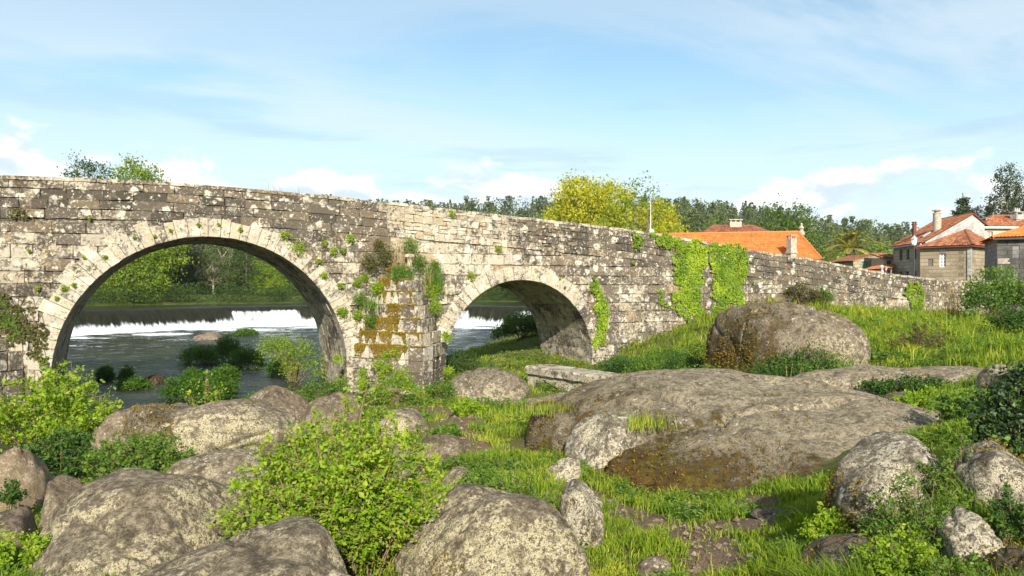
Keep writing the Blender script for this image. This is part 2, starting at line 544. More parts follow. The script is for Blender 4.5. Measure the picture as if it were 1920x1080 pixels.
# bridge masonry: weathered granite with black lichen, cream clean stone and white lichen rosettes
def wobble(t, pos, sc, amt):
    wob = t.vmath('ADD', pos, t.vmath('SCALE', t.noise(pos, sc, 4, .6, out=1)))
    wob.node.inputs[1].links[0].from_node.inputs[3].default_value = amt
    return wob
def masonry(name, core=False):
    m, t, b, pos = new_mat(name)
    rnd = t.attr('rnd'); dk = t.attr('dark')
    n_big = t.noise(pos, .55, 4, .6)
    n_mid = t.noise(pos, 2.4, 8, .70)
    n_fine = t.noise(pos, 8.5, 6, .72)
    n_grain = t.noise(pos, 40, 3, .6)
    light = t.ramp(rnd, [(0, (.29, .245, .18)), (.3, (.36, .32, .25)), (.55, (.31, .285, .235)), (.8, (.41, .37, .30)), (1, (.26, .19, .12))])
    dark = t.ramp(rnd, [(0, (.052, .045, .036)), (.5, (.090, .077, .062)), (1, (.120, .096, .070))])
    d = t.math('ADD', t.math('ADD', dk, t.math('MULTIPLY', t.math('SUBTRACT', n_big, .5), 1.3)),
               t.math('ADD', t.math('MULTIPLY', t.math('SUBTRACT', n_mid, .5), 2.4), t.math('MULTIPLY', t.math('SUBTRACT', n_fine, .5), 2.2)))
    col = t.mix(t.step(d, .16, .72), light, dark)
    col = t.mix(t.step(n_fine, .56, .66, 0, .7), col, (.045, .037, .028))
    col = t.mix(t.step(n_grain, .35, .70, 0, .45), col, t.mix(1.0, col, (1.7, 1.66, 1.58), 'MULTIPLY'))
    # white lichen rosettes
    wob = wobble(t, pos, 6, .35)
    v1 = t.voro(wob, 1.5); v2 = t.voro(wob, 3.6); v3 = t.voro(wob, 8.5)
    l1 = t.math('MULTIPLY', t.step(v1, .34, .24), t.step(t.noise(pos, .9, 3), .42, .56))
    l2 = t.math('MULTIPLY', t.step(v2, .34, .20), t.step(t.noise(pos, 1.6, 3), .43, .56))
    l3 = t.math('MULTIPLY', t.step(v3, .36, .16), t.step(t.noise(pos, 1.2, 3), .42, .58))
    lich = t.math('MAXIMUM', t.math('MAXIMUM', l1, l2), l3)
    lich = t.math('MULTIPLY', lich, t.step(n_fine, .38, .52))
    col = t.mix(t.math('MULTIPLY', lich, .85), col, (.60, .56, .47))
    col = t.mix(t.math('MULTIPLY', t.step(t.noise(pos, .8, 5, .65), .58, .70, 0, .7), t.step(n_mid, .45, .6)), col, (.21, .125, .045))
    col = t.mix(1.0, col, (1.04, 1.02, .97), 'MULTIPLY')
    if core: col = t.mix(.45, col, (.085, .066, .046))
    t.put(b.inputs['Base Color'], col)
    b.inputs['Roughness'].default_value = .92
    b.inputs['Specular IOR Level'].default_value = .1
    hgt = t.math('ADD', t.math('MULTIPLY', n_mid, .7), t.math('ADD', n_fine, t.math('MULTIPLY', n_grain, .35)))
    t.put(b.inputs['Normal'], t.bump(hgt, .9, .06))
    return m
M['stone'] = masonry('weathered_bridge_stone')
M['mortar'] = masonry('bridge_core', True)

def rock_mat(name, base1, base2, lichen, lich_amt, moss_amt, sandy=0.0, white=0.0):
    m, t, b, pos = new_mat(name)
    nb = t.noise(pos, 1.3, 5, .6); nm = t.noise(pos, 8.5, 8, .72); nf = t.noise(pos, 26, 6, .74); ng = t.noise(pos, 80, 3, .6)
    nz = t.sep(t.node('ShaderNodeNewGeometry').outputs['Normal'])[2]
    col = t.mix(t.step(t.math('ADD', nm, t.math('MULTIPLY', t.math('SUBTRACT', nf, .5), 1.0)), .36, .64), tuple(c * .72 for c in base1), tuple(c * 1.08 for c in base2))
    # lichen crust: speckled zones, more of it on the steep faces
    zone = t.math('ADD', t.math('ADD', nb, t.math('MULTIPLY', t.math('SUBTRACT', nm, .5), 1.1)), t.math('MULTIPLY', t.math('SUBTRACT', nz, .45), -.26))
    lf = t.math('MULTIPLY', t.step(zone, .50 - lich_amt, .62 - lich_amt), t.step(t.math('ADD', nf, t.math('MULTIPLY', t.math('SUBTRACT', ng, .5), .4)), .44, .55))
    col = t.mix(t.math('MULTIPLY', lf, .9), col, tuple(c * 1.12 for c in lichen))
    # dark crust and pits
    dz_ = t.step(t.noise(pos, 2.8, 7, .68), .50, .60)
    col = t.mix(t.math('MULTIPLY', dz_, t.step(nf, .42, .56, 0, .85)), col, tuple(c * .30 for c in base1))
    col = t.mix(t.step(nf, .58, .66, 0, .8), col, (.042, .036, .028))
    wob = wobble(t, pos, 7, .25)
    sp = t.math('MULTIPLY', t.step(t.voro(wob, 4.2), .28, .20), t.step(t.noise(pos, 1.1, 3), .55 - white * .16, .65 - white * .16))
    sp2 = t.math('MULTIPLY', t.step(t.voro(wob, 11.0), .34, .22), t.step(t.noise(pos, 1.7, 3), .55 - white * .16, .65 - white * .16))
    col = t.mix(t.math('MULTIPLY', t.math('MAXIMUM', sp, sp2), t.step(nf, .36, .50, .1, .9)), col, (.45, .42, .34))
    col = t.mix(t.step(ng, .38, .66, 0, .5), col, t.mix(1.0, col, (1.7, 1.66, 1.6), 'MULTIPLY'))
    if sandy: col = t.mix(t.math('MULTIPLY', t.step(t.math('ADD', nz, t.math('MULTIPLY', t.math('SUBTRACT', nm, .5), 1.4)), .7, .2), sandy), col, t.mix(t.step(nm, .3, .7), (.235, .17, .105), (.31, .235, .155)))
    mz = t.attr('moss')
    mf = t.step(t.math('ADD', t.math('ADD', mz, t.math('MULTIPLY', t.math('SUBTRACT', nm, .5), 1.7)), t.math('ADD', t.math('MULTIPLY', t.math('SUBTRACT', nf, .5), 1.2), t.math('MULTIPLY', t.math('SUBTRACT', nb, .5), 1.5))), .62 - moss_amt, .86 - moss_amt)
    mc = t.mix(t.step(t.noise(pos, 6, 4), .35, .68), (.070, .040, .010), t.mix(t.step(t.noise(pos, 1.5, 3), .42, .62), (.155, .085, .012), (.145, .12, .014)))
    col = t.mix(t.math('MULTIPLY', mf, .92), col, mc)
    t.put(b.inputs['Base Color'], col)
    b.inputs['Roughness'].default_value = .93
    b.inputs['Specular IOR Level'].default_value = .1
    hgt = t.math('ADD', t.math('MULTIPLY', nm, .9), t.math('ADD', nf, t.math('MULTIPLY', ng, .35)))
    t.put(b.inputs['Normal'], t.bump(t.math('ADD', hgt, t.math('MULTIPLY', mf, t.math('MULTIPLY', ng, 1.2))), .95, .05))
    return m
M['rock'] = rock_mat('granite_grey', (0.165, 0.136, 0.093), (0.289, 0.242, 0.164), (0.401, 0.350, 0.216), .02, 0.0)
M['rock_lichen'] = rock_mat('granite_lichen', (0.135, 0.107, 0.072), (0.238, 0.199, 0.138), (0.390, 0.344, 0.214), .12, 0.03)
M['rock_moss'] = rock_mat('granite_mossy', (0.120, 0.096, 0.065), (0.218, 0.181, 0.128), (0.336, 0.297, 0.191), .03, .24)
M['rock_brown'] = rock_mat('granite_brown', (0.116, 0.088, 0.058), (0.203, 0.160, 0.111), (0.303, 0.292, 0.211), -.02, .08, .45)
M['rock_sand'] = rock_mat('granite_sandy', (0.168, 0.123, 0.076), (0.280, 0.217, 0.146), (0.359, 0.318, 0.216), .0, .0, .75)
M['rock_white'] = rock_mat('granite_white_lichen', (0.132, 0.110, 0.079), (0.266, 0.230, 0.170), (0.463, 0.412, 0.295), .10, .04, 0, .8)
M['rock_wet'] = rock_mat('wet_rock', (.035, .024, .015), (.075, .048, .028), (.12, .09, .06), -.1, .0)

# ground
m, t, b, pos = new_mat('ground_soil')
pm = t.attr('path'); far = t.attr('far')
n1 = t.noise(pos, .5, 4); n2 = t.noise(pos, 5, 6, .65); n3 = t.noise(pos, 28, 4, .65)
soil = t.mix(t.step(n3, .3, .7), (.085, .054, .032), (.175, .118, .074))
turf = t.mix(t.step(n2, .3, .7), (.055, .060, .014), (.115, .125, .022))
turf = t.mix(t.step(n1, .4, .65, 0, .5), turf, (.12, .085, .035))
col = t.mix(pm, turf, soil)
col = t.mix(far, col, t.mix(t.step(t.noise(pos, .03, 5), .35, .65), (.055, .085, .016), (.11, .135, .026)))
t.put(b.inputs['Base Color'], col)
b.inputs['Roughness'].default_value = .95
t.put(b.inputs['Normal'], t.bump(t.math('ADD', n2, n3), .8, .06))
M['ground'] = m

# water
def water_mat(name, foamy):
    m, t, b, pos = new_mat(name)
    p2 = t.scalev(pos, (.5, 1.3, 1)); p2.node.inputs['Rotation'].default_value = (0, 0, rad(18))
    n1 = t.noise(p2, 1.6, 5, .6, .6); n2 = t.noise(p2, 6.5, 4, .6, .4); n3 = t.noise(p2, .35, 3)
    col = t.mix(t.step(n3, .35, .65), (.012, .014, .010), (.034, .032, .016))
    f = t.attr('foam')
    ff = t.step(t.math('ADD', f, t.math('ADD', t.math('MULTIPLY', t.math('SUBTRACT', n1, .5), 1.1), t.math('MULTIPLY', t.math('SUBTRACT', n2, .5), .7))), .52, .68)
    col = t.mix(ff, col, (.60, .63, .64))
    t.put(b.inputs['Base Color'], col)
    t.put(b.inputs['Roughness'], t.mix(ff, (.10,) * 3, (.7,) * 3))
    b.inputs['IOR'].default_value = 1.33
    b.inputs['Specular IOR Level'].default_value = .32
    t.put(b.inputs['Normal'], t.bump(t.math('ADD', n1, t.math('MULTIPLY', n2, .35)), .7, .20 if foamy else .05))
    return m
M['water'] = water_mat('river_water', True)
M['water_up'] = water_mat('calm_water', False)
m, t, b, pos = new_mat('weir_sheet')
s_ = t.attr('along'); v_ = t.attr('down'); wh = t.attr('white')
st = t.noise(t.comb(t.math('MULTIPLY', s_, 1.0), t.math('MULTIPLY', v_, .35), 0.0), 2.2, 6, .62, .2)
st2 = t.noise(t.comb(t.math('MULTIPLY', s_, 1.0), t.math('MULTIPLY', v_, .5), 3.0), .55, 3)
ff = t.step(t.math('ADD', t.math('ADD', wh, t.math('MULTIPLY', t.math('SUBTRACT', st, .5), .75)), t.math('MULTIPLY', t.math('SUBTRACT', st2, .5), .6)), .50, .90)
t.put(b.inputs['Base Color'], t.mix(ff, t.mix(t.step(st, .3, .7), (.008, .009, .006), (.022, .022, .012)), t.mix(t.step(st, .35, .65), (.36, .40, .42), (.66, .68, .69))))
t.put(b.inputs['Roughness'], t.mix(ff, (.3,) * 3, (.7,) * 3))
t.put(b.inputs['Normal'], t.bump(st, .6, .1))
b.inputs['Specular IOR Level'].default_value = .12
M['weir'] = m
m, t, b, pos = new_mat('white_foam')
n2 = t.noise(pos, 3, 6, .65)
t.put(b.inputs['Base Color'], t.mix(t.step(n2, .3, .6), (.40, .44, .46), (.70, .72, .72)))
b.inputs['Roughness'].default_value = .8
t.put(b.inputs['Normal'], t.bump(n2, .9, .15))
M['foam'] = m

# roofs and house walls
def tile_mat(name, a, b_, c):
    m, t, b, pos = new_mat(name)
    r = t.attr('rnd')
    n = t.noise(pos, 1.1, 5, .6); n2 = t.noise(pos, 9, 4, .6)
    col = t.ramp(r, [(0, a), (.5, b_), (1, c)])
    col = t.mix(t.step(t.math('ADD', n, t.math('MULTIPLY', t.math('SUBTRACT', n2, .5), .5)), .50, .72, 0, .6), col, tuple(x * .45 for x in a))
    t.put(b.inputs['Base Color'], col)
    b.inputs['Roughness'].default_value = .85
    t.put(b.inputs['Normal'], t.bump(n2, .4, .03))
    return m
M['tile_orange'] = tile_mat('orange_roof_tiles', (.50, .135, .030), (.58, .165, .040), (.64, .20, .055))
M['tile_brown'] = tile_mat('brown_roof_tiles', (.155, .055, .035), (.215, .082, .050), (.30, .12, .07))
M['tile_red'] = tile_mat('red_roof_tiles', (0.230, 0.075, 0.033), (0.323, 0.119, 0.052), (0.425, 0.194, 0.095))
M['tile_old'] = tile_mat('old_roof_tiles', (.165, .065, .033), (.26, .105, .05), (.42, .20, .10))
def house_mat(name, a, b_, stain, course=True):
    m, t, b, pos = new_mat(name)
    n = t.noise(pos, .7, 5, .6); n2 = t.noise(pos, 7, 5, .65)
    s = t.sep(pos)
    br = t.node('ShaderNodeTexBrick')
    t.put(br.inputs['Vector'], t.comb(t.math('ADD', s[0], s[1]), s[2], 0.0))
    br.inputs['Scale'].default_value = 1.0
    br.inputs['Brick Width'].default_value = .75; br.inputs['Row Height'].default_value = .36
    br.inputs['Mortar Size'].default_value = .022 if course else 0.0
    br.inputs['Color1'].default_value = (*a, 1); br.inputs['Color2'].default_value = (*b_, 1)
    br.inputs['Mortar'].default_value = (*[x * .55 for x in a], 1)
    col = t.mix(t.step(t.math('ADD', n, t.math('MULTIPLY', t.math('SUBTRACT', n2, .5), .7)), .40, .66, 0, .85), br.outputs[0], stain)
    t.put(b.inputs['Base Color'], col)
    b.inputs['Roughness'].default_value = .9
    t.put(b.inputs['Normal'], t.bump(t.math('SUBTRACT', n2, br.outputs['Fac']), .5, .05))
    return m
M['house_grey'] = house_mat('grey_granite_wall', (0.304, 0.270, 0.223), (0.435, 0.391, 0.317), (0.217, 0.192, 0.155))
M['house_tan'] = house_mat('tan_granite_wall', (.27, .22, .145), (.37, .305, .205), (.18, .145, .095))
M['house_white'] = house_mat('stained_white_plaster', (.37, .355, .325), (.40, .385, .35), (.21, .195, .175), False)
M['house_beige'] = house_mat('beige_wall', (.44, .35, .235), (.47, .375, .25), (.36, .29, .20), False)
M['house_dark'] = house_mat('dark_granite_wall', (0.167, 0.159, 0.146), (0.254, 0.234, 0.203), (0.113, 0.111, 0.103))
M['concrete'] = plain('old_concrete', (.36, .31, .24), .9, .3, 5, .5)

# ------------------------------------------------------------------ the ground sheet
def build_ground():
    rr = np.concatenate([[0.01, 1.2, 2.2], np.exp(np.linspace(math.log(3.0), math.log(60), 300)), np.exp(np.linspace(math.log(61.5), math.log(2500), 90))])
    az = np.concatenate([np.linspace(-180, -46, 40, endpoint=False), np.linspace(-46, 46, 420, endpoint=False), np.linspace(46, 180, 40, endpoint=False)])
    A, R = np.meshgrid(np.radians(az), rr)
    X = (R * np.sin(A)).ravel(); Y = (R * np.cos(A)).ravel()
    Z = H(X, Y)
    n, mcols = len(rr), len(az)
    i = np.arange(n - 1)[:, None] * mcols
    j = np.arange(mcols)[None, :]
    j2 = (j + 1) % mcols
    F = np.stack([i + j, i + j2, i + mcols + j2, i + mcols + j], -1).reshape(-1, 4)[:, ::-1]
    me = mesh_np('ground', np.c_[X, Y, Z], F, True, {'path': path_mask(X, Y), 'far': sstep(40, 90, np.hypot(X, Y))})
    return structure(link('ground', me, M['ground']))
build_ground()

# ------------------------------------------------------------------ river and weir
WFOOT = np.array([(-100, 40), (-62, 64), (-47, 79), (-40, 92), (-30, 102), (-16, 104.5), (0, 98), (16, 91)], float)
def resample(pl, n):
    for _ in range(3):                      # corner cutting
        q = [pl[0]]
        for a, b in zip(pl[:-1], pl[1:]): q += [a * .75 + b * .25, a * .25 + b * .75]
        pl = np.array(q + [pl[-1]])
    s = np.r_[0, np.cumsum(np.linalg.norm(np.diff(pl, axis=0), axis=1))]
    t = np.linspace(0, s[-1], n)
    return np.c_[np.interp(t, s, pl[:, 0]), np.interp(t, s, pl[:, 1])], t
WP, WS = resample(WFOOT, 420)
WT = np.gradient(WP, axis=0); WT /= np.linalg.norm(WT, axis=1)[:, None]
WU = np.c_[-WT[:, 1], WT[:, 0]]             # upstream side
UPZ = EYE - 2.42
def dist_weir(X, Y):
    d = np.full(len(X), 1e9); sgn = np.zeros(len(X))
    for k in range(0, len(WP), 4):
        q = np.hypot(X - WP[k, 0], Y - WP[k, 1])
        side = (X - WP[k, 0]) * WU[k, 0] + (Y - WP[k, 1]) * WU[k, 1]
        m = q < d
        sgn[m] = side[m]; d[m] = q[m]
    return d, sgn
def build_river():
    xs = np.linspace(-95, 45, 280); ys = np.concatenate([np.linspace(16, 60, 150), np.linspace(60.5, 112, 130)])
    X, Y = [a.ravel() for a in np.meshgrid(xs, ys)]
    d, sg = dist_weir(X, Y)
    ds = np.where(sg < 0, d, 0)
    foam = sstep(4.5, 0.5, ds) * .85
    streaks = sstep(.12, .5, vnoise(np.c_[X * .16 + 3, Y * .42, X * 0 + 2]))
    foam += .62 * streaks * sstep(34, 8, ds) * sstep(0, 4, ds) + .16 * sstep(26, 6, ds)
    Z = .05 * fbm(np.c_[X * .7, Y * 1.2, X * 0], 3) + .10 * vnoise(np.c_[X * .3, Y * .6, X * 0 + 4]) * sstep(30, 5, ds)
    nx, ny = len(xs), len(ys)
    i = np.arange(ny - 1)[:, None] * nx; j = np.arange(nx - 1)[None, :]
    F = np.stack([i + j, i + j + 1, i + nx + j + 1, i + nx + j], -1).reshape(-1, 4)
    keep = (sg[F].max(1) < 2.5)
    structure(link('river_water', mesh_np('river_water', np.c_[X, Y, Z], F[keep], True, {'foam': foam}), M['water']))
    # upstream pool
    crest = WP + WU * 2.6
    far = np.array([(-140, 75), (-90, 98), (-60, 112), (-36, 134), (-10, 152), (14, 162), (60, 172)], float)
    fp, _ = resample(far, 420)
    V, k = [], 14
    for q in np.linspace(0, 1, k):
        V.append(np.c_[crest * (1 - q) + fp * q, np.full(420, UPZ)])
    V = np.concatenate(V)
    i = np.arange(k - 1)[:, None] * 420; j = np.arange(419)[None, :]
    F = np.stack([i + j, i + j + 1, i + 420 + j + 1, i + 420 + j], -1).reshape(-1, 4)
    structure(link('upstream_water', mesh_np('upstream_water', V, F, True, {'foam': np.zeros(len(V))}), M['water_up']))
    # weir
    root = thing('weir', 'long dark weir with white water tumbling along its foot', 'weir', (*WP[210], 0))
    off = np.array(root.location)
    prof = [(2.65, UPZ - .004), (2.2, UPZ - .02), (1.85, UPZ - .10), (1.5, UPZ - .32), (1.15, UPZ - .75), (.85, UPZ - 1.25), (.6, UPZ - 1.75), (.35, .35), (.1, .0), (-.2, -.3)]
    V, al, dn, wh = [], [], [], []
    sfrac = np.arange(420) / 419
    px = 960 + FPX * WP[:, 0] / WP[:, 1]
    casc = sstep(425, 455, px) * sstep(578, 560, px) + .9 * sstep(840, 852, px) * sstep(885, 868, px) + .8 * sstep(925, 960, px)
    for k, (du, z) in enumerate(prof):
        jit = .10 * fbm(np.c_[WS * .8, WS * 0 + k * .25, WS * 0], 3)
        V.append(np.c_[WP + WU * (du + jit[:, None] * (k > 2)), np.full(420, z) + jit * .3 * (k > 2)])
        al.append(WS); dn.append(np.full(420, k * .35))
        low = [0, 0, 0, .05, .14, .28, .52, .85, 1, 1][k]
        cs = casc * [0, 0, 0, .25, .75, .9, .9, .9, .9, .9][k]
        wh.append(np.maximum(low + .08, cs))
    V = np.concatenate(V); n = len(prof)
    i = np.arange(n - 1)[:, None] * 420; j = np.arange(419)[None, :]
    F = np.stack([i + j, i + j + 1, i + 420 + j + 1, i + 420 + j], -1).reshape(-1, 4)
    V[:, :] -= off
    link('water_sheet', mesh_np('water_sheet', V, F, True, {'along': np.concatenate(al), 'down': np.concatenate(dn), 'white': np.concatenate(wh)}), M['weir'], root)
    V, k = [], 16
    for q in np.linspace(-1, 1, k):
        nse = fbm(np.c_[WS * 1.1, WS * 0 + q * 2.2, WS * 0 + 9], 4)
        hgt = (1 - q * q) * (.30 + .22 * nse + .30 * casc) - .10
        V.append(np.c_[WP + WU * (-.9 + q * (1.5 + .5 * nse[:, None])), hgt])
    V = np.concatenate(V) - off
    i = np.arange(k - 1)[:, None] * 420
    F = np.stack([i + j, i + j + 1, i + 420 + j + 1, i + 420 + j], -1).reshape(-1, 4)
    f = link('foam', mesh_np('foam', V, F, True), M['foam'], root)
    f['label'] = 'white foam churning at the foot of the weir'
build_river()
# ------------------------------------------------------------------ the bridge
TOPU = np.array([-30, -20, -12, -5.6, .24, 7.1, 15.4, 25.5, 33.6, 39.9, 45.7, 51, 57.2, 62.4, 75, 95])
TOPH = np.array([3.1, 3.8, 4.3, 4.55, 4.66, 4.45, 3.97, 3.36, 2.45, 1.88, 1.12, .72, .45, .32, .25, .2])
_tu = np.linspace(-30, 95, 1251)
_th = np.interp(_tu, TOPU, TOPH)
_k = np.ones(31) / 31
_th = np.convolve(np.pad(_th, 15, mode='edge'), _k, 'valid')
def top(u): return np.interp(u, _tu, _th)
ARCH = [dict(uc=2.27, R=6.12, hs=-3.82, ring=.80, nv=46), dict(uc=17.85, R=4.39, hs=-3.96, ring=.78, nv=31)]
U0, U1 = -22.0, 92.0
bridge = thing('stone_bridge', 'old humped granite bridge with two round arches and a long parapet', 'bridge', BW(11, 3, -5.2))
BO = np.array(bridge.location)

def in_arch_bottom(u):
    for a in ARCH:
        x = abs(u - a['uc'])
        if x < a['R'] + .06: return a['hs'] + math.sqrt(max(0, (a['R'] + .06) ** 2 - x * x))
    return None
def build_core():
    us = set(np.arange(U0, U1 + .01, .5).tolist())
    segs = []
    edges = []
    for a in ARCH:
        edges += [a['uc'] - a['R'] - .06, a['uc'] + a['R'] + .06]
        for th in np.linspace(0, math.pi, 61): us.add(a['uc'] + (a['R'] + .0599) * math.cos(th))
    us = sorted(list(us) + edges)
    mb = MB()
    def col(u, side):
        """bottom height just left (-1) / right (+1) of u"""
        b = in_arch_bottom(u + side * 1e-4)
        return b if b is not None else -7.5
    W0, W1 = .07, BWID
    for a, b in zip(us[:-1], us[1:]):
        if b - a < 1e-5: continue
        ba, bb = col(a, 1), col(b, -1)
        ta, tb = float(top(a)) - .12, float(top(b)) - .12
        for (wf, flip) in ((W0, False), (W1, True)):
            q = [BW(a, wf, ba), BW(b, wf, bb), BW(b, wf, tb), BW(a, wf, ta)]
            mb.add(q[::-1] if flip else q, [(0, 1, 2, 3)], .5, .6)
        for (x0, x1) in ((W0, .45), (BWID - .4, BWID)):       # parapet tops and inner faces
            mb.add([BW(a, x0, ta), BW(b, x0, tb), BW(b, x1, tb), BW(a, x1, ta)], [(0, 1, 2, 3)], .5, .5)
        mb.add([BW(b, .45, tb - 1.0), BW(a, .45, ta - 1.0), BW(a, .45, ta), BW(b, .45, tb)], [(0, 1, 2, 3)], .5, .5)
        mb.add([BW(a, BWID - .4, ta - 1.0), BW(b, BWID - .4, tb - 1.0), BW(b, BWID - .4, tb), BW(a, BWID - .4, ta)], [(0, 1, 2, 3)], .5, .5)
        if ba > -7.4:
            mb.add([BW(a, W0, ba), BW(a, W1, ba), BW(b, W1, bb), BW(b, W0, bb)], [(0, 1, 2, 3)], .5, .7)
    for e in edges:
        hs = ARCH[0]['hs']
        q = [BW(e, W0, -7.5), BW(e, W1, -7.5), BW(e, W1, -3.8), BW(e, W0, -3.8)]
        mb.add(q, [(0, 1, 2, 3)], .5, .6)
    for u in (U0, U1):
        mb.add([BW(u, W0, -7.5), BW(u, W1, -7.5), BW(u, W1, float(top(u)) - .12), BW(u, W0, float(top(u)) - .12)], [(0, 1, 2, 3)], .5, .5)
    mb.v = [tuple(np.array(v) - BO) for v in mb.v]
    mb.build('wall_core', M['mortar'], bridge)
    mb = MB()
    for a, b in zip(np.arange(U0, U1, 2.0), np.arange(U0, U1, 2.0) + 2):
        mb.add([BW(a, .45, float(top(a)) - 1.1) - BO, BW(b, .45, float(top(b)) - 1.1) - BO, BW(b, BWID - .4, float(top(b)) - 1.1) - BO, BW(a, BWID - .4, float(top(a)) - 1.1) - BO], [(0, 1, 2, 3)])
    mb.build('roadway', M['concrete'], bridge)
build_core()

def stone_geo(poly, to3, prot, bev, depth, rg, tilt=.012):
    """bevelled stone from a 2-D outline; to3(x, y, w) gives the place of a face point"""
    poly = np.array(poly, float)
    c = poly.mean(0)
    ext = np.abs(poly - c).max(0) + 1e-6
    k = 1 - bev / ext
    inn = c + (poly - c) * np.clip(k, .5, 1)
    tx, ty = rg.normal(0, tilt, 2)
    n = len(poly)
    V = []
    for p in poly: V.append(to3(p[0], p[1], depth))
    for p in poly: V.append(to3(p[0], p[1], -prot + bev * .9))
    for p in inn:
        q = (p - c) / ext
        V.append(to3(p[0], p[1], -prot + q[0] * tx + q[1] * ty + rg.normal(0, .006)))
    F = []
    for i in range(n):
        j = (i + 1) % n
        F.append((i, j, n + j, n + i)); F.append((n + i, n + j, 2 * n + j, 2 * n + i))
    F.append(tuple(range(2 * n, 3 * n)))
    return V, F

def bridge_dark(u, h):
    """weathering of the face: black lichen along the upper band, cleaner below"""
    tp = float(top(u)) - h
    x = 960 + FPX * math.tan(math.atan(u / DB) - PHI)
    d = .50
    d += .42 * float(sstep(2.6, 1.2, tp)) * float(sstep(.15, .5, tp)) * float(sstep(760, 690, x))
    d += .28 * float(sstep(1.9, .8, tp)) * float(sstep(900, 1000, x))
    d -= .34 * float(sstep(700, 760, x)) * float(sstep(990, 930, x)) * float(sstep(3.6, 3.0, tp))
    d -= .16 * float(sstep(-.5, -2.5, h)) * float(sstep(1180, 1100, x))
    d += .22 * float(sstep(500, 570, x)) * float(sstep(760, 690, x)) * float(sstep(3.8, 3.0, tp))
    d += .17 * float(sstep(1000, 1080, x)) + .16 * float(sstep(1390, 1420, x)) * float(sstep(1580, 1500, x))
    d -= .14 * float(sstep(1600, 1700, x))
    return d

stones = []          # (size on the picture, V, F, rnd, dark)
def wall_stones():
    rg = rng(11)
    def emit(x0, x1, ylo, yhi, npt, maxprot=.035):
        """ylo / yhi: functions of u"""
        g = .007
        xs = np.linspace(x0 + g, x1 - g, npt + 1)
        jt = lambda: rg.normal(0, .012)
        poly = [(x + jt(), ylo(x) + g + jt()) for x in xs] + [(x + jt(), yhi(x) - g + jt()) for x in xs[::-1]]
        cx, cy = (x0 + x1) / 2, (ylo((x0 + x1) / 2) + yhi((x0 + x1) / 2)) / 2
        hit = False
        if any((math.hypot(cx - a['uc'], cy - a['hs']) if cy > a['hs'] else abs(cx - a['uc'])) < a['R'] + a['ring'] * .8 for a in ARCH): return
        for a in ARCH:
            Rr = a['R'] + a['ring'] * .86
            out = []
            for (x, y) in poly:
                dx, dy = x - a['uc'], y - a['hs']
                if dy > 0:
                    r = math.hypot(dx, dy)
                    if r < Rr: hit = True; x, y = a['uc'] + dx * Rr / max(r, .01), a['hs'] + dy * Rr / max(r, .01)
                elif abs(dx) < Rr:
                    hit = True; x = a['uc'] + math.copysign(Rr, dx)
                out.append((x, y))
            poly = out
        pa = np.array(poly)
        area = .5 * abs(np.dot(pa[:, 0], np.roll(pa[:, 1], 1)) - np.dot(pa[:, 1], np.roll(pa[:, 0], 1)))
        w_, h_ = np.ptp(pa[:, 0]), np.ptp(pa[:, 1])
        if area < .02 or min(w_, h_) < .09 or area < .3 * w_ * h_: return
        V, F = stone_geo(poly, lambda x, y, w: BW(x, w, y), rg.uniform(.0, maxprot), rg.uniform(.012, .03), .10, rg, .02)
        z = BF[1] + cx * BT[1]
        px = 960 + FPX * math.tan(math.atan(cx / DB) - PHI)
        vis = area / z ** 2 if -60 < px < 1980 and cy > -4.9 else 0
        stones.append((vis, V, F, float(rg.uniform()), bridge_dark(cx, cy) + rg.normal(0, .10)))
    # lower ashlar in level courses
    y = -6.0
    while y < 4.5:
        hc = rg.uniform(.46, .66)
        x = U0 + rg.uniform(0, .6)
        while x < 78:
            L = rg.uniform(.7, 1.5) if x < 30 else rg.uniform(.6, 1.2)
            ylo = lambda u, y=y: min(y, float(top(u)) - 1.72)
            yhi = lambda u, y=y, hc=hc: min(y + hc, float(top(u)) - 1.72)
            mx = x + L / 2
            lo_vis = -5.2 if mx < 23 else -4.6 + (min(mx, 32) - 23) * .28
            if yhi(mx) - ylo(mx) > .16 and y + hc > lo_vis: emit(x, x + L, ylo, yhi, 3)
            x += L
        y += hc
    # upper band that follows the slope of the parapet
    bands = [(.14, .50), (.50, .90), (.90, 1.30), (1.30, 1.72)]
    for (a, b) in bands:
        x = U0 + rg.uniform(0, .6)
        while x < 80:
            zone = 10.5 < x < 21
            if zone:
                L = rg.uniform(.32, .62)
                mid = (a + b) / 2 + rg.uniform(-.06, .06)
                if rg.uniform() < .55:
                    for (c, d) in ((a, mid), (mid, b)): emit(x, x + L, lambda u, d=d: float(top(u)) - d, lambda u, c=c: float(top(u)) - c, 2, .06)
                else: emit(x, x + L, lambda u: float(top(u)) - b, lambda u: float(top(u)) - a, 2, .06)
            else:
                L = rg.uniform(.6, 1.35) if x < 10 else rg.uniform(.45, .95)
                emit(x, x + L, lambda u: float(top(u)) - b, lambda u: float(top(u)) - a, 2)
            x += L
wall_stones()

def put_stones(lst, name, stuffname, limit=300):
    lst = sorted(lst, key=lambda s: -s[0])
    for vis, V, F, r, d in lst[:limit]:
        c = np.mean(V, 0)
        mb = MB(); mb.add([np.array(v) - c for v in V], F, r, d)
        mb.build(name, M['stone'], bridge, c - BO)
    if len(lst) > limit:
        mb = MB()
        for vis, V, F, r, d in lst[limit:]: mb.add([np.array(v) - BO for v in V], F, r, d)
        o = mb.build(stuffname, M['stone'], bridge)
        o['kind'] = 'stuff'
put_stones(stones, 'stone_block', 'small_stone_blocks', 295)

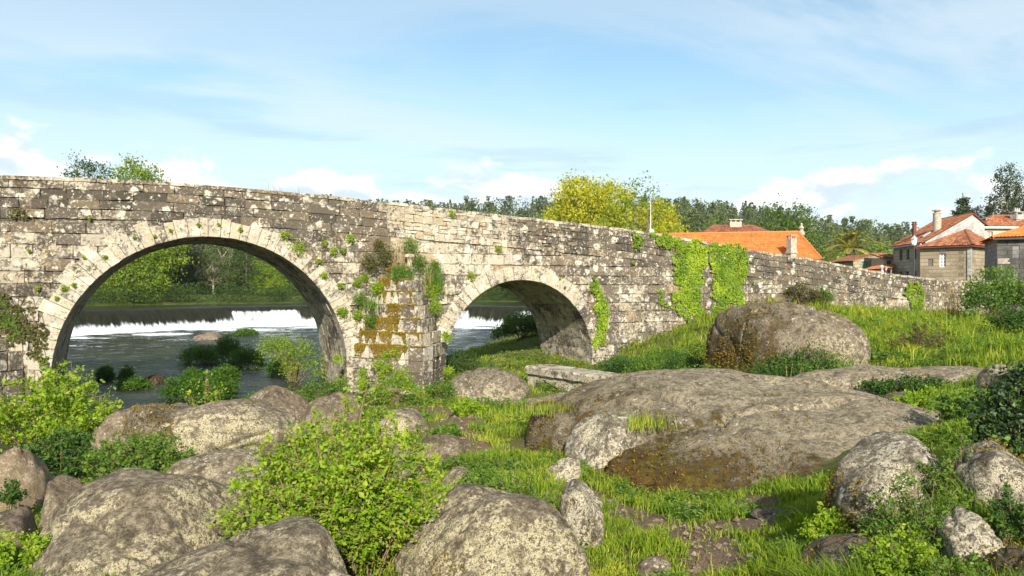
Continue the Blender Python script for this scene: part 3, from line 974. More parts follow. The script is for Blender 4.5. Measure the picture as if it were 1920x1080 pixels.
def voussoirs():
    rg = rng(5)
    for ai, a in enumerate(ARCH):
        cuts = np.cumsum(rg.uniform(.75, 1.25, a['nv'])); cuts = np.r_[0, cuts / cuts[-1]] * math.pi
        for t0, t1 in zip(cuts[:-1], cuts[1:]):
            ln = a['ring'] * rg.uniform(.92, 1.12)
            if ai == 0 and 1.9 < (t0 + t1) / 2 < 2.75 and rg.uniform() < .55: ln *= rg.uniform(1.2, 1.5)
            g = .007 / a['R']
            pol = []
            for (r, t) in ((a['R'], t0 + g), (a['R'], (t0 + t1) / 2), (a['R'], t1 - g), (a['R'] + ln, t1 - g * .8), (a['R'] + ln + rg.normal(0, .02), (t0 + t1) / 2), (a['R'] + ln, t0 + g * .8)):
                pol.append((a['uc'] + r * math.cos(t), a['hs'] + r * math.sin(t)))
            V, F = stone_geo(pol[::-1], lambda x, y, w: BW(x, w, y), rg.uniform(.045, .075), .02, .75, rg)
            c = np.mean(V, 0)
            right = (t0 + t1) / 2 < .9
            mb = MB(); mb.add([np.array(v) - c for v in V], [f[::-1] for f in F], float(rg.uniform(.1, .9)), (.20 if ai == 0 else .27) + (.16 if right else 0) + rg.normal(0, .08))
            mb.build('voussoir', M['stone'], bridge, c - BO)
        # jamb courses below the springing, both sides
        for s in (-1, 1):
            y = a['hs']
            while y > -6.4:
                hc = rg.uniform(.42, .6)
                e = a['uc'] + s * a['R']
                x0, x1 = (e, e + s * rg.uniform(.7, 1.1))
                pol = [(min(x0, x1), y - hc + .012), (max(x0, x1), y - hc + .012), (max(x0, x1), y - .012), (min(x0, x1), y - .012)]
                V, F = stone_geo(pol, lambda x, y, w: BW(x, w, y), rg.uniform(.03, .06), .022, .72, rg)
                c = np.mean(V, 0)
                mb = MB(); mb.add([np.array(v) - c for v in V], F, float(rg.uniform()), .35 + rg.normal(0, .1))
                mb.build('jamb_stone', M['stone'], bridge, c - BO)
                y -= hc
        # barrel stones
        nb = 30 if ai == 0 else 25
        cuts = np.linspace(0, math.pi, nb + 1)
        rows = [(a['hs'] - .5 * (k + 1), a['hs'] - .5 * k) for k in range(5)]
        for t0, t1 in zip(cuts[:-1], cuts[1:]):
            w_ = .76 + rg.uniform(-.0, .02)
            while w_ < BWID - .1:
                L = rg.uniform(1.0, 1.6)
                w2 = min(w_ + L, BWID)
                g = .010 / a['R']; pr = rg.uniform(-.012, .022)
                V = []
                for (r, gi) in ((a['R'] - pr, 1), (a['R'] + .1, 1)):
                    for t in (t0 + g, t1 - g):
                        for ww in (w_ + .01, w2 - .01):
                            V.append(BW(a['uc'] + r * math.cos(t), ww, a['hs'] + r * math.sin(t)))
                c = np.mean(V, 0)
                F = [(0, 1, 3, 2), (4, 6, 7, 5), (0, 4, 5, 1), (2, 3, 7, 6), (0, 2, 6, 4), (1, 5, 7, 3)]
                mb = MB(); mb.add([v - c for v in V], F, float(rg.uniform(0, .7)), .34 + rg.normal(0, .12))
                mb.build('barrel_stone', M['stone'], bridge, c - BO)
                w_ = w2
        for s in (-1, 1):
            if s == -1: continue
            e = a['uc'] + s * a['R']
            for (y0, y1) in rows:
                w_ = .76
                while w_ < BWID - .1:
                    w2 = min(w_ + rg.uniform(1.0, 1.6), BWID); pr = rg.uniform(-.01, .02)
                    c = BW(e - s * pr + s * .05, (w_ + w2) / 2, (y0 + y1) / 2)
                    mb = MB(); mb.box((0, 0, 0), (.05 + pr, (w2 - w_) / 2 - .012, (y1 - y0) / 2 - .012), (BT, -BN, (0, 0, 1)), float(rg.uniform(0, .7)))
                    mb.d = [.34] * len(mb.v)
                    mb.build('jamb_course', M['stone'], bridge, c - BO)
                    w_ = w2
voussoirs()

def coping():
    rg = rng(21)
    x = U0
    while x < 84:
        L = rg.uniform(.8, 1.5)
        x1 = x + L
        V = []
        lift = rg.normal(0, .012)
        for (dw0, dw1, dh) in ((-.05, .50, -.15), (-.055, .505, -.02), (-.035, .485, 0.0)):
            for u in (x + .012, x1 - .012):
                for ww in (dw0, dw1): V.append(BW(u, ww, float(top(u)) + dh + lift))
        V = [np.array(v) for v in V]; c = np.mean(V, 0)
        F = [(0, 2, 3, 1)]
        for k in (0, 4):
            F += [(k, k + 4, k + 6, k + 2), (k + 2, k + 6, k + 7, k + 3), (k + 3, k + 7, k + 5, k + 1), (k + 1, k + 5, k + 4, k)]
        F = [f[::-1] for f in F]
        F.append((8, 10, 11, 9))
        mb = MB(); mb.add([v - c for v in V], F, float(rg.uniform()), .46 + rg.normal(0, .12))
        mb.build('coping_stone', M['stone'], bridge, c - BO)
        x = x1
coping()

# stepped cutwater on the pier between the arches, and the low one at the left pier
def cutwater(uc, hw, pn, htop, tiers, seed, hbot=-6.2):
    rg = rng(seed)
    def blocks(hw_, p_, h0, h1, dark, n1, n2, inner=.75):
        nose = (uc + 0.12 * hw_ / hw, p_)
        for side, nb in ((-1, n1), (1, n2)):
            A = BW(uc + side * hw_, 0, 0) - np.array([0, 0, EYE]); A[2] = 0
            N = BW(nose[0], -nose[1], 0); N[2] = 0
            ax = (N - A) if side < 0 else (A - N)
            Ltot = np.linalg.norm(ax); ax = ax / Ltot
            nr = np.cross(ax, (0, 0, 1.0))
            st = A if side < 0 else N
            cuts = np.cumsum(rg.uniform(.7, 1.3, nb)); cuts = np.r_[0, cuts / cuts[-1]] * Ltot
            for a, b in zip(cuts[:-1], cuts[1:]):
                npt = [(a + .012, h0 + .01), (b - .012, h0 + .01), (b - .012, h1 - .01), (a + .012, h1 - .01)]
                dp = min(inner, .55 * min(hw_, p_))
                V, F = stone_geo(npt, lambda x, y, w: st + ax * x - nr * w + np.array([0, 0, EYE + y]), rg.uniform(0, .04), .03, dp, rg, .015)
                c = np.mean(V, 0)
                F = list(F) + [(3, 2, 1, 0)]
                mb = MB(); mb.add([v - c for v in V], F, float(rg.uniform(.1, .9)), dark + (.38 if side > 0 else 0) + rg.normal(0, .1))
                mb.build('cutwater_block', M['stone'], bridge, c - BO)
    def core(hw_, p_, h0, h1):
        mb = MB()
        s = .97
        pts = [(uc - hw_ * s, 0.1), (uc + .12 * hw_ / hw, -p_ * s), (uc + hw_ * s, .1)]
        V = [BW(u, w, h0) - BO for u, w in pts] + [BW(u, w, h1 - .02) - BO for u, w in pts]
        mb.add(V, [(0, 1, 4, 3), (1, 2, 5, 4), (3, 4, 5)], .5, .5)
        mb.build('cutwater_core', M['mortar'], bridge)
    y = hbot
    core(hw, pn, hbot, htop)
    while y < htop - .1:
        h = min(rg.uniform(.5, .66), htop - y)
        if htop - (y + h) < .3: h = htop - y
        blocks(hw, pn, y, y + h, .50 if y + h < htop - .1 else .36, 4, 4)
        y += h
    k = 0
    for (f, h) in tiers:
        core(hw * f, pn * f, y - .05, y + h)
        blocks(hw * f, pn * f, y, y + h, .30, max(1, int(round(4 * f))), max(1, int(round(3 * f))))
        y += h
    return y
ytop = cutwater(11.05, 2.42, 3.35, -2.75, [(.90, .62), (.80, .64), (.70, .66), (.60, .64), (.48, .60), (.30, .56)], 3)
cutwater(-7.4, 2.6, 2.4, -2.55, [(.8, .5), (.6, .5), (.4, .5)], 4)
# small turned stone post on top of the cutwater
pb = BW(11.4, -.45, ytop)
post = MB(); post.lathe([(.17, -.15), (.17, 0), (.13, .05), (.12, .42), (.17, .48), (.27, .56), (.28, .63), (.20, .70), (.06, .74)], (0, 0, 0), 12, .75)
tag(post.build('stone_post', M['stone'], None, pb), 'small pale stone post with flared cap on the stepped cutwater', 'post')

# ------------------------------------------------------------------ stone walkway by the small arch
def walkway():
    a, b = P(985, 690, 37.2), P(1185, 722, 31.0)
    a[2] = b[2] = EYE - 3.86
    ax = b - a; L = np.linalg.norm(ax); ax /= L
    nr = np.cross(ax, (0, 0, 1.0))                # towards the camera side
    if nr[1] > 0: nr = -nr
    root = thing('stone_walkway', 'low stone footbridge of thick slabs beside the small arch', 'footbridge', a)
    rg = rng(2)
    x = 0
    while x < L - .05:
        l = min(rg.uniform(2.0, 2.9), L - x)
        if L - x - l < .6: l = L - x
        n = 6
        xs = np.linspace(x + .015, x + l - .015, n)
        V, F = [], []
        prof = [(-1.5, 0), (-1.5, -.30), (0, -.36), (.02, -.08), (-.03, 0)]
        for q in xs:
            for (o_, hh) in prof:
                V.append(ax * q + nr * (o_ + rg.normal(0, .012)) + np.array([0, 0, hh + rg.normal(0, .008) - (.05 * rg.uniform() if hh < -.3 else 0)]))
        for i in range(n - 1):
            for j in range(5):
                j2 = (j + 1) % 5
                F.append((i * 5 + j, i * 5 + j2, (i + 1) * 5 + j2, (i + 1) * 5 + j))
        F += [tuple(range(5))[::-1], tuple(range((n - 1) * 5, n * 5))]
        mb = MB(); mb.add(V, [f[::-1] for f in F], float(rg.uniform(.2, .5)), .36)
        mb.build('slab', M['stone'], root)
        x += l
    # wall below, with a triangular opening
    mb = MB()
    d = -.14
    def W(q, h, o_=d): return ax * q + nr * o_ + np.array([0, 0, h])
    h0, h1 = -1.7, -.40
    ow0, ow1 = L * .17, L * .46
    for o_, fl in ((d, 0), (d - .5, 1)):
        polys = [[W(0, h0, o_), W(ow0, h0, o_), W(ow0, -.62, o_), W(ow0, h1, o_), W(0, h1, o_)], [W(ow0, -.62, o_), W(ow1, -1.15, o_), W(ow1, h1, o_), W(ow0, h1, o_)],
                 [W(ow1, h0, o_), W(L, h0, o_), W(L, h1, o_), W(ow1, h1, o_), W(ow1, -1.15, o_)]]
        for pl in polys: mb.add(pl, [tuple(range(len(pl)))[::-1 if fl else 1]], .3, .3)
    for (q0, ha, q1, hb) in ((ow0, h0, ow0, -.62), (ow0, -.62, ow1, -1.15), (ow1, -1.15, ow1, h0)):
        mb.add([W(q0, ha), W(q1, hb), W(q1, hb, d - .5), W(q0, ha, d - .5)], [(0, 1, 2, 3)], .3, .5)
    mb.add([W(0, h0), W(0, h1), W(0, h1, d - .5), W(0, h0, d - .5)], [(0, 1, 2, 3)], .3, .4)
    mb.build('support_wall', M['stone'], root)
walkway()

# ------------------------------------------------------------------ rocks
def ico(sub):
    import bmesh
    bm = bmesh.new()
    bmesh.ops.create_icosphere(bm, subdivisions=sub, radius=1.0)
    V = np.array([v.co[:] for v in bm.verts]); F = np.array([[v.index for v in f.verts] for f in bm.faces])
    bm.free()
    return V, F
ICO = {k: ico(k) for k in (3, 4, 5, 6)}
ROCK_FOOT = []
def rock(label, x0, x1, ytop, z, ry, mat='rock', seed=1, sub=5, lobes=None, rough=.06, rot=0.0, exp=2.4, moss=(0, 0), mossdir=None, sink=.95, tilt=0.0, base=None, name='boulder', cat='rock', group=None, crease=None, facets=9):
    """x0..x1 / ytop: extent in the photograph at distance z; ry: half depth in metres"""
    a, b = P(x0, ytop, z), P(x1, ytop, z)
    rx = (b[0] - a[0]) / 2
    cx = (a[0] + b[0]) / 2
    g = H1(cx, z) if base is None else base
    topz = a[2]
    rz = (topz - g) * (1 + sink) / 2 * 1.0
    cz = topz - rz
    D, F = ICO[sub]
    lob = lobes or [((0, 0, 0), (1, 1, 1))]
    # superellipsoid lobes in the unit frame, exit distance along each direction
    r = np.zeros(len(D))
    for (c, s) in lob:
        c = np.array(c, float); s = np.array(s, float)
        d = D / s; o_ = -c / s
        A = (d * d).sum(1); B = (d * o_).sum(1); C = o_ @ o_ - 1
        disc = B * B - A * C
        t = np.where(disc > 0, (-B + np.sqrt(np.maximum(disc, 0))) / A, 0)
        k = 14.0
        r = np.log(np.exp(k * r) + np.exp(k * np.maximum(t, 0))) / k if lobes and len(lob) > 1 else np.maximum(r, t)
    if not lobes:
        r = 1.0 / (np.abs(D) ** exp).sum(1) ** (1 / exp)
    V = D * r[:, None]
    scale3 = np.array([rx, ry, rz])
    W = V * scale3
    sd = seed * 13.7
    rg_ = rng(seed * 7 + 1)
    m = min(rx, ry, rz)
    # a few broad weathered facets
    for _ in range(facets):
        fn = unit(rg_.normal(0, 1, 3) * np.array([1, 1, .75])); fn[2] = abs(fn[2]) if rg_.uniform() < .75 else fn[2]
        ex = W / m @ fn - rg_.uniform(.62, .90) * np.abs(W / m @ fn).max()
        k_ = np.log1p(np.exp(np.clip(ex * 16, -30, 30))) / 16
        W = W - fn * (k_ * m * .88)[:, None]
    rough = rough * 1.15
    disp = rough * m * (1.9 * fbm(W / (m * 1.6) + sd, 2) + .30 * fbm(W / (m * .35) + sd, 4) - .8 * np.maximum(0, 1 - np.abs(vnoise(W / (m * .9) + sd + 31)) * 9))
    crease = list(crease or [])
    if sub >= 5:
        for _ in range(3):
            cn = unit(rg_.normal(0, 1, 3) * np.array([.6, .8, 1.0])); mx_ = np.abs(W @ cn).max()
            crease.append((cn, rg_.uniform(-.1, .6) * mx_, .022 * m + .008, .050 * m + .01))
    if crease:
        for (cn, co, cw, cd) in crease:       # groove: normal, offset, width, depth in metres
            q = W @ (np.array(cn, float) / np.linalg.norm(cn)) - co + .12 * m * fbm(W / m * 1.5 + sd + 4, 3)
            disp -= cd * np.exp(-(q / cw) ** 2)
    NR = unit(V / scale3)
    W = W + NR * disp[:, None]
    W += NR * (.009 * fbm(W * 8 + sd, 4))[:, None]
    if tilt:
        ct, s_ = math.cos(tilt), math.sin(tilt)
        W = np.c_[W[:, 0] * ct + W[:, 2] * s_, W[:, 1], -W[:, 0] * s_ + W[:, 2] * ct]
    ca, sa = math.cos(rot), math.sin(rot)
    W = np.c_[W[:, 0] * ca - W[:, 1] * sa, W[:, 0] * sa + W[:, 1] * ca, W[:, 2]]
    mo = np.full(len(W), float(moss[0]))
    if mossdir is not None:
        q = W / scale3.max()
        mo = moss[0] + moss[1] * (q @ np.array(mossdir, float))
    zlow = g - topz + rz                           # ground level inside the rock frame
    mo = mo + .35 * sstep(.5 * rz + zlow * 0, -.6 * rz, W[:, 2]) * (moss[1] != 0)
    me = mesh_np(name, W, F, True, {'moss': mo})
    o = link(name, me, M[mat], None, (cx, z, cz))
    tag(o, label, cat, group)
    if moss[1] or moss[0] > .1:
        nrm = np.empty(len(W) * 3, np.float32); me.vertices.foreach_get('normal', nrm); nrm = nrm.reshape(-1, 3)
        loc_ = np.array([cx, z, cz])
        pr = sstep(.45, .75, mo + {'rock_moss': .14}.get(mat, 0) + .75 * fbm((W + loc_) * 1.3 + 5, 3) + .25 * vnoise((W + loc_) * 5)) * (W[:, 1] < .55 * ry)
        c_ = np.flatnonzero(pr > .5)
        if len(c_) > 400:
            ar = 4 * math.pi * ((rx * ry) ** 1.6 / 3 + (rx * rz) ** 1.6 / 3 + (ry * rz) ** 1.6 / 3) ** (1 / 1.6)
            nn = int(min(7000, ar * len(c_) / len(W) * 900 * min(1, (11 / z) ** 1.5)))
            ids = rg_.choice(c_, nn); sz_ = .014 + .0019 * z
            Cm = W[ids] + rg_.normal(0, .035 + .003 * z, (nn, 3)) * (1 - np.abs(nrm[ids]) * .6) + nrm[ids] * .008
            Vm, Fm = leaf_arrays(Cm, nrm[ids] + rg_.normal(0, .7, (nn, 3)), rg_.normal(0, 1, (nn, 3)) + nrm[ids], sz_ * rg_.uniform(.7, 1.5, nn), sz_ * .7)
            link('moss', mesh_np('moss', Vm, Fm, False, {'rnd': np.repeat(np.clip(rg_.uniform(-.2, .75, nn), 0, 1), 4)}), M['moss'], o)['kind'] = 'stuff'
    ROCK_FOOT.append((cx, z, rx, ry, rot, cz, rz))
    return o
rock('broad layered boulder with a ledge, yellowish lichen on its front', 62, 460, 876, 10.4, 1.8, 'rock_lichen', 3, 6,
     [((0.0, .25, .15), (.98, .85, .85)), ((-.02, -.35, -.25), (1.0, .75, .72))], .05, crease=[((0.06, -.45, 1), .02, .05, .10)], moss=(0, .25), mossdir=(-1, -.5, -.6))
rock('smooth grey boulder at the foot of the layered boulder', 160, 725, 974, 7.6, 1.6, 'rock_lichen', 5, 6, None, .05, exp=2.3, moss=(-.1, 0), rot=.1)
rock('small rounded grey stone below the leafy birch bush', 575, 735, 1058, 6.7, .45, 'rock', 6, 5)
rock('dome shaped lichen boulder right of the leafy birch bush', 748, 1108, 908, 9.6, 1.6, 'rock_lichen', 8, 6, None, .05, exp=2.3, crease=[((.8, .5, -.5), .25, .05, .05)], rot=-.1, moss=(-.05, .2), mossdir=(-1, -.4, -1))
rock('upright pointed rock with moss and pale lichen', 1052, 1136, 905, 10.6, .42, 'rock_white', 9, 5, None, .10, exp=3.2, tilt=-.12, moss=(.12, .5), mossdir=(-1, -.2, .3), sink=.6)
rock('very large sloping granite slab with orange moss along its left foot', 1000, 1850, 706, 18.6, 5.7, 'rock', 10, 6,
     [((.08, .42, .05), (.86, .50, .95)), ((-.30, .30, .0), (.66, .55, .92)), ((.30, -.10, -.18), (.68, .72, .92)), ((-.25, -.20, -.30), (.55, .62, .86)), ((.1, -.45, -.5), (.55, .45, .8))], .045, rot=-.05,
     moss=(.24, .66), mossdir=(-1, -.5, -.4), crease=[((1, .45, 0), -2.2, .12, .30), ((-.22, 1, .0), -1.5, .13, .40), ((.5, 1, 0), 1.2, .06, .12)], facets=3)
rock('long low rock tapering left from the large slab, orange moss on top', 925, 1290, 752, 20.2, 1.8, 'rock_moss', 12, 5, None, .08, exp=2.2, moss=(.30, .3), mossdir=(-.4, 0, 1), rot=-.2)
rock('rounded rock with pale lichen in front of the large slab', 1062, 1240, 772, 17.2, 1.0, 'rock_white', 14, 5, None, .08, exp=2.3, moss=(-.02, .5), mossdir=(.6, -.5, -.8))
rock('flat grey rock before the stone walkway', 968, 1110, 741, 27.5, 1.2, 'rock', 15, 5, None, .07, moss=(0, .4), mossdir=(-1, -.3, 0))
rock('huge round boulder standing in the grass below the parapet', 1320, 1616, 573, 28.5, 2.7, 'rock_moss', 16, 6, None, .045, exp=2.45, moss=(.24, .38), mossdir=(-1, -.3, -.5), crease=[((.7, -.6, .6), 1.9, .12, .18)], sink=.55, tilt=.05, facets=3)
rock('small brown rock tucked under the huge round boulder', 1578, 1650, 655, 28, .9, 'rock_brown', 17, 4)
rock('long flat slab with a blunt pale end, topped by ivy', 1480, 1868, 684, 23.5, 2.3, 'rock', 18, 6, [((.0, .1, -.1), (1.0, .9, .95)), ((.55, -.1, .05), (.45, .9, .95))], .045, moss=(-.1, .2), mossdir=(-1, -1, 0), facets=4)
rock('grey rock standing against the end of the flat slab', 1842, 1990, 692, 19.5, 1.5, 'rock', 19, 5, None, .07, moss=(.05, .3), mossdir=(-1, -1, 0))
rock('brown mossy rock between the two big slabs', 1655, 1765, 738, 20.0, .9, 'rock_moss', 20, 4, None, .08, moss=(.25, .3), mossdir=(0, 0, 1))
rock('rugged rock with white lichen and a mossy left edge', 1508, 1808, 822, 9.2, 1.0, 'rock_white', 22, 6, [((.1, 0, 0), (.9, .95, 1.0)), ((-.45, -.1, -.35), (.55, .8, .75))], .09, moss=(.14, .8), mossdir=(-1, .1, -.1), rot=.12, tilt=-.16)
rock('triangular whitish rock among low leaves', 1748, 1892, 952, 7.4, .5, 'rock_white', 23, 5, [((0, 0, 0), (1, 1, .75)), ((.05, .1, .3), (.5, .8, .75))], .07, moss=(-.05, .5), mossdir=(-.6, .5, .6))
rock('pale rock under the dark ivy bush', 1812, 1960, 826, 8.3, .7, 'rock_white', 24, 5, None, .09, moss=(.0, .5), mossdir=(1, 0, 0))
rock('low mossy rock rising from the long grass', 1505, 1690, 1012, 7.6, .6, 'rock_moss', 25, 5, None, .1, moss=(.2, .2), mossdir=(0, 0, 1), tilt=-.25)
rock('moss covered rock below the whitish triangular rock', 1866, 1990, 1028, 6.4, .5, 'rock_moss', 26, 5, None, .1, moss=(.4, .1), mossdir=(0, 0, 1))
rock('small bare stone beside the worn path', 1404, 1496, 960, 11.4, .4, 'rock_brown', 27, 4, None, .07)
rock('wide overhanging slab above a dark cleft by the river', 292, 572, 735, 20.5, 2.2, 'rock_lichen', 28, 6, [((.1, 0, 0), (.9, 1, .9)), ((-.35, -.2, -.1), (.65, .9, .8))], .06, moss=(.05, .4), mossdir=(-1, 0, .2), sink=.6)
rock('mossy sloping rock joined to the overhanging slab', 222, 420, 752, 20.0, 1.9, 'rock_moss', 29, 5, None, .08, moss=(.22, .2), mossdir=(0, -.6, .5))
rock('pale knobby rock at the water edge', 182, 290, 758, 22.5, 1.1, 'rock_brown', 30, 5, None, .1)
rock('brown boulder behind the overhanging slab', 462, 580, 716, 25, 1.4, 'rock_brown', 31, 5, None, .09)
rock('shadowed brown boulder at the pier foot', 552, 668, 742, 24.5, 1.2, 'rock_brown', 32, 5, None, .1, exp=2.8)
rock('flat rock with a pale crest below the overhanging slab', 316, 530, 846, 15.6, 1.7, 'rock_lichen', 33, 5, None, .07, moss=(-.1, .2), mossdir=(-1, 0, 0))
rock('sandy broken boulder with a dark lichen cap', -40, 92, 806, 14.0, 1.0, 'rock_sand', 34, 5, [((.1, 0, 0), (.85, 1, 1)), ((-.3, -.2, -.2), (.7, .8, .7))], .09)
rock('small sandy rock between two larger boulders', 74, 156, 890, 12.4, .6, 'rock_brown', 35, 4, None, .1)
rock('dark rock edge in the grass', -60, 52, 945, 10.4, .6, 'rock_brown', 36, 4, None, .1)
rock('grey rock lying on the bare earth below the cutwater', 690, 815, 772, 23.5, 1.3, 'rock_lichen', 37, 5, None, .09)
rock('brown angular rock beside the grass path', 786, 872, 820, 18.5, .8, 'rock_brown', 38, 4, None, .1, exp=3)
rock('broad brown rock at the foot of the small arch', 838, 998, 694, 32.5, 1.9, 'rock_moss', 39, 5, None, .1)
rock('low flat stone in the lower grass of the path', 822, 900, 878, 15.0, .5, 'rock_lichen', 41, 4)
rock('thin pale stone peeping from the grass', 1024, 1090, 850, 15.5, .4, 'rock_white', 42, 4, None, .1)
rock('little stone half buried in the path grass', 1192, 1262, 1044, 9.3, .2, 'rock_brown', 43, 3)
rock('low grey rock beyond the leafy birch bush', 560, 800, 842, 15.5, 1.3, 'rock', 44, 5, None, .09, sink=1.2)
rock('dark wet rock in the river beside green water plants', 270, 318, 699, 39.5, .7, 'rock_wet', 50, 4, None, .12, base=-.2)
rock('reddish flat rock in the river below the weir', 362, 424, 625, 73, 1.2, 'rock_brown', 51, 4, None, .1, base=-.15)
rock('small dark rock under the left arch springing', 104, 130, 700, 37, .5, 'rock_wet', 52, 4, None, .1, base=-.2)
rock('small dark rock at the near river edge', 122, 150, 735, 33, .5, 'rock_wet', 53, 4, None, .1, base=-.2)
# ------------------------------------------------------------------ vegetation builders
def foliage_obj(name, C, d, nrm, L, W, mat, parent, rnd, fold=.15):
    V, F = leaf_arrays(C, d, nrm, L, W, fold)
    return link(name, mesh_np(name, V, F, False, {'rnd': np.repeat(np.clip(rnd, 0, 1), 4)}), M[mat], parent)

def bez(a, b, c, n=8):
    t = np.linspace(0, 1, n)[:, None]
    return (1 - t) ** 2 * a + 2 * t * (1 - t) * b + t * t * c

def shoot_bush(name, label, cat, base, R, hgt, n, leaf, mat, seed, twigs=7, lpt=9, droop=.1, lean=(0, 0), upright=.5, group=None, stems=True, sparse=1.0, aspect=.62, minr=.25, tiplight=True):
    """many curved shoots from the ground with side twigs and alternate leaves. R: (rx, ry)"""
    rg = rng(seed)
    root = thing(name, label, cat, base, group)
    C, Dv, RN, paths, radii = [], [], [], [], []
    for i in range(n):
        a = rg.uniform(0, 2 * math.pi); q = math.sqrt(rg.uniform(0, 1))
        bx = np.array([R[0] * .45 * q * math.cos(a), R[1] * .45 * q * math.sin(a), -.12])
        hh = hgt * (1 - .55 * q * q) * rg.uniform(.55, 1.0)
        tip = np.array([R[0] * q * math.cos(a) + lean[0] * hh + rg.normal(0, .06 * R[0]), R[1] * q * math.sin(a) + lean[1] * hh, hh])
        mid = bx * (1 - upright) + tip * (.5 * (1 - upright)) + np.array([bx[0], bx[1], 0]) * upright * .8 + np.array([0, 0, hh * .62])
        mid[:2] = bx[:2] * .55 + tip[:2] * .45
        tip[2] -= droop * hh * q
        pth = bez(bx, mid, tip, 9)
        paths.append(pth); radii.append(np.linspace(.010, .003, 9) * max(.5, hgt * .6))
        for k in range(twigs):
            s = rg.uniform(minr, 1.0)
            f = s * 8; j = min(int(f), 7)
            p0 = pth[j] + (pth[j + 1] - pth[j]) * (f - j)
            td = unit(rg.normal(0, 1, 3) * np.array([1, 1, .55]) + np.array([0, 0, .35]) + unit(np.array([tip[0], tip[1], 0.0])) * .5)
            tl = hgt * rg.uniform(.08, .24) * (1.15 - .5 * s)
            p1 = p0 + td * tl * .6 + np.array([0, 0, tl * .12]); p2 = p0 + td * tl - np.array([0, 0, droop * tl])
            tp = bez(p0, p1, p2, 4)
            if k % 2 == 0: paths.append(tp); radii.append(np.linspace(.004, .0015, 4) * max(.5, hgt * .6))
            m = max(2, int(lpt * rg.uniform(.5, 1.3) * sparse))
            tt = rg.uniform(.1, 1.05, m)[:, None]
            pos = (1 - tt) ** 2 * p0 + 2 * tt * (1 - tt) * p1 + tt * tt * p2
            pos = pos + rg.normal(0, leaf * .55, (m, 3))
            C.append(pos); Dv.append(td + rg.normal(0, .8, (m, 3)))
            RN.append(np.full(m, rg.uniform(.1, .7)) + rg.normal(0, .18, m) + (.25 * (s - .5) if tiplight else 0))
    C = np.concatenate(C); Dv = np.concatenate(Dv); RN = np.concatenate(RN)
    nr = unit(rg.normal(0, .7, C.shape) + np.array([0, -.35, .75]))
    sz = leaf * np.clip(rg.lognormal(-.08, .33, len(C)), .4, 1.9)
    foliage_obj('foliage', C, Dv, nr, sz, sz * aspect, mat, root, RN)
    if stems:
        V, F = tube_np(paths, radii, 4)
        link('stems', mesh_np('stems', V, F, True), M['twig'], root)
    return root

def gpos(px, z, dz=0.0):
    x = (px - 960) / FPX * z
    return (x, z, H1(x, z) + dz)

def clump_bush(name, label, cat, base, lobes, nclump, per, leaf, mat, seed, group=None, spread=.22, stem=True, aspect=.6):
    """rounded shrub from leaf clumps spread through its lobes"""
    rg = rng(seed)
    root = thing(name, label, cat, base, group)
    cs, out = [], []
    wts = np.array([l[1][0] * l[1][1] * l[1][2] for l in lobes]) ** .7; wts = wts / wts.sum()
    for k in rg.choice(len(lobes), nclump, p=wts):
        c, r = lobes[k]
        v = unit(rg.normal(0, 1, 3)); v[2] = v[2] if v[2] > -.35 else -v[2] * .5
        q = rg.uniform(.45, 1.05) ** .6
        cs.append(np.array(c) + v * np.array(r) * q); out.append(v)
    cs, out = np.array(cs), np.array(out)
    rr = np.mean([np.mean(l[1]) for l in lobes])
    idx = np.repeat(np.arange(nclump), per)
    C = cs[idx] + rg.normal(0, spread * rr, (len(idx), 3)) * np.array([1, 1, .75])
    d = out[idx] * .6 + rg.normal(0, .8, C.shape)
    nr = out[idx] * .6 + rg.normal(0, .6, C.shape) + np.array([0, 0, .6])
    sz = leaf * rg.uniform(.65, 1.25, len(C))
    rn = rg.uniform(.0, .75, nclump)[idx] + rg.normal(0, .15, len(C))
    foliage_obj('foliage', C, d, nr, sz, sz * aspect, mat, root, rn)
    if stem:
        paths, radii = [], []
        for k in range(0, nclump, max(1, nclump // 40)):
            e = cs[k]
            b0 = np.array([e[0] * .15, e[1] * .15, -.1])
            paths.append(bez(b0, np.array([e[0] * .3, e[1] * .3, e[2] * .6]), e, 6)); radii.append(np.linspace(.02, .006, 6) * max(.6, rr))
        V, F = tube_np(paths, radii, 4)
        link('stems', mesh_np('stems', V, F, True), M['twig'], root)
    return root

# ------------------------------------------------------------------ foreground bushes
shoot_bush('leafy_bush', 'large bright green leafy birch bush between the front boulders', 'bush', gpos(632, 9.9), (1.55, 1.05), 2.6, 100, .060, 'birch', 101, twigs=17, lpt=14, droop=.15, upright=.45)
shoot_bush('tall_shoots', 'thin leafy shoots rising behind the bright birch bush', 'bush', gpos(612, 11.2), (.35, .3), 2.75, 10, .055, 'birch', 102, twigs=11, lpt=7, upright=.8)
shoot_bush('low_bush', 'dense low bush beside the upright pointed rock', 'bush', gpos(972, 11.0), (.82, .60), 1.42, 60, .042, 'shrub', 103, twigs=14, lpt=16, droop=.2)
shoot_bush('leafy_bush', 'loose pale green bush below the left pier', 'bush', gpos(85, 22.5), (2.1, 1.5), 2.9, 46, .115, 'birch', 104, twigs=13, lpt=13, upright=.6)
shoot_bush('leafy_bush', 'light leafy shoots at the very edge of the left pier', 'bush', gpos(150, 25.5), (1.0, .9), 3.3, 22, .105, 'birch', 105, twigs=10, lpt=10, upright=.8)
shoot_bush('leafy_bush', 'rounded green bush left of the sloping mossy rock', 'bush', gpos(262, 17.0), (1.35, 1.0), 1.45, 54, .075, 'shrub', 106, twigs=11, lpt=13)
shoot_bush('leafy_bush', 'dark shaded bush beside the sandy broken boulder', 'bush', gpos(110, 17.5), (1.1, 1.0), 1.25, 40, .085, 'shrubdark', 107, twigs=11, lpt=13)
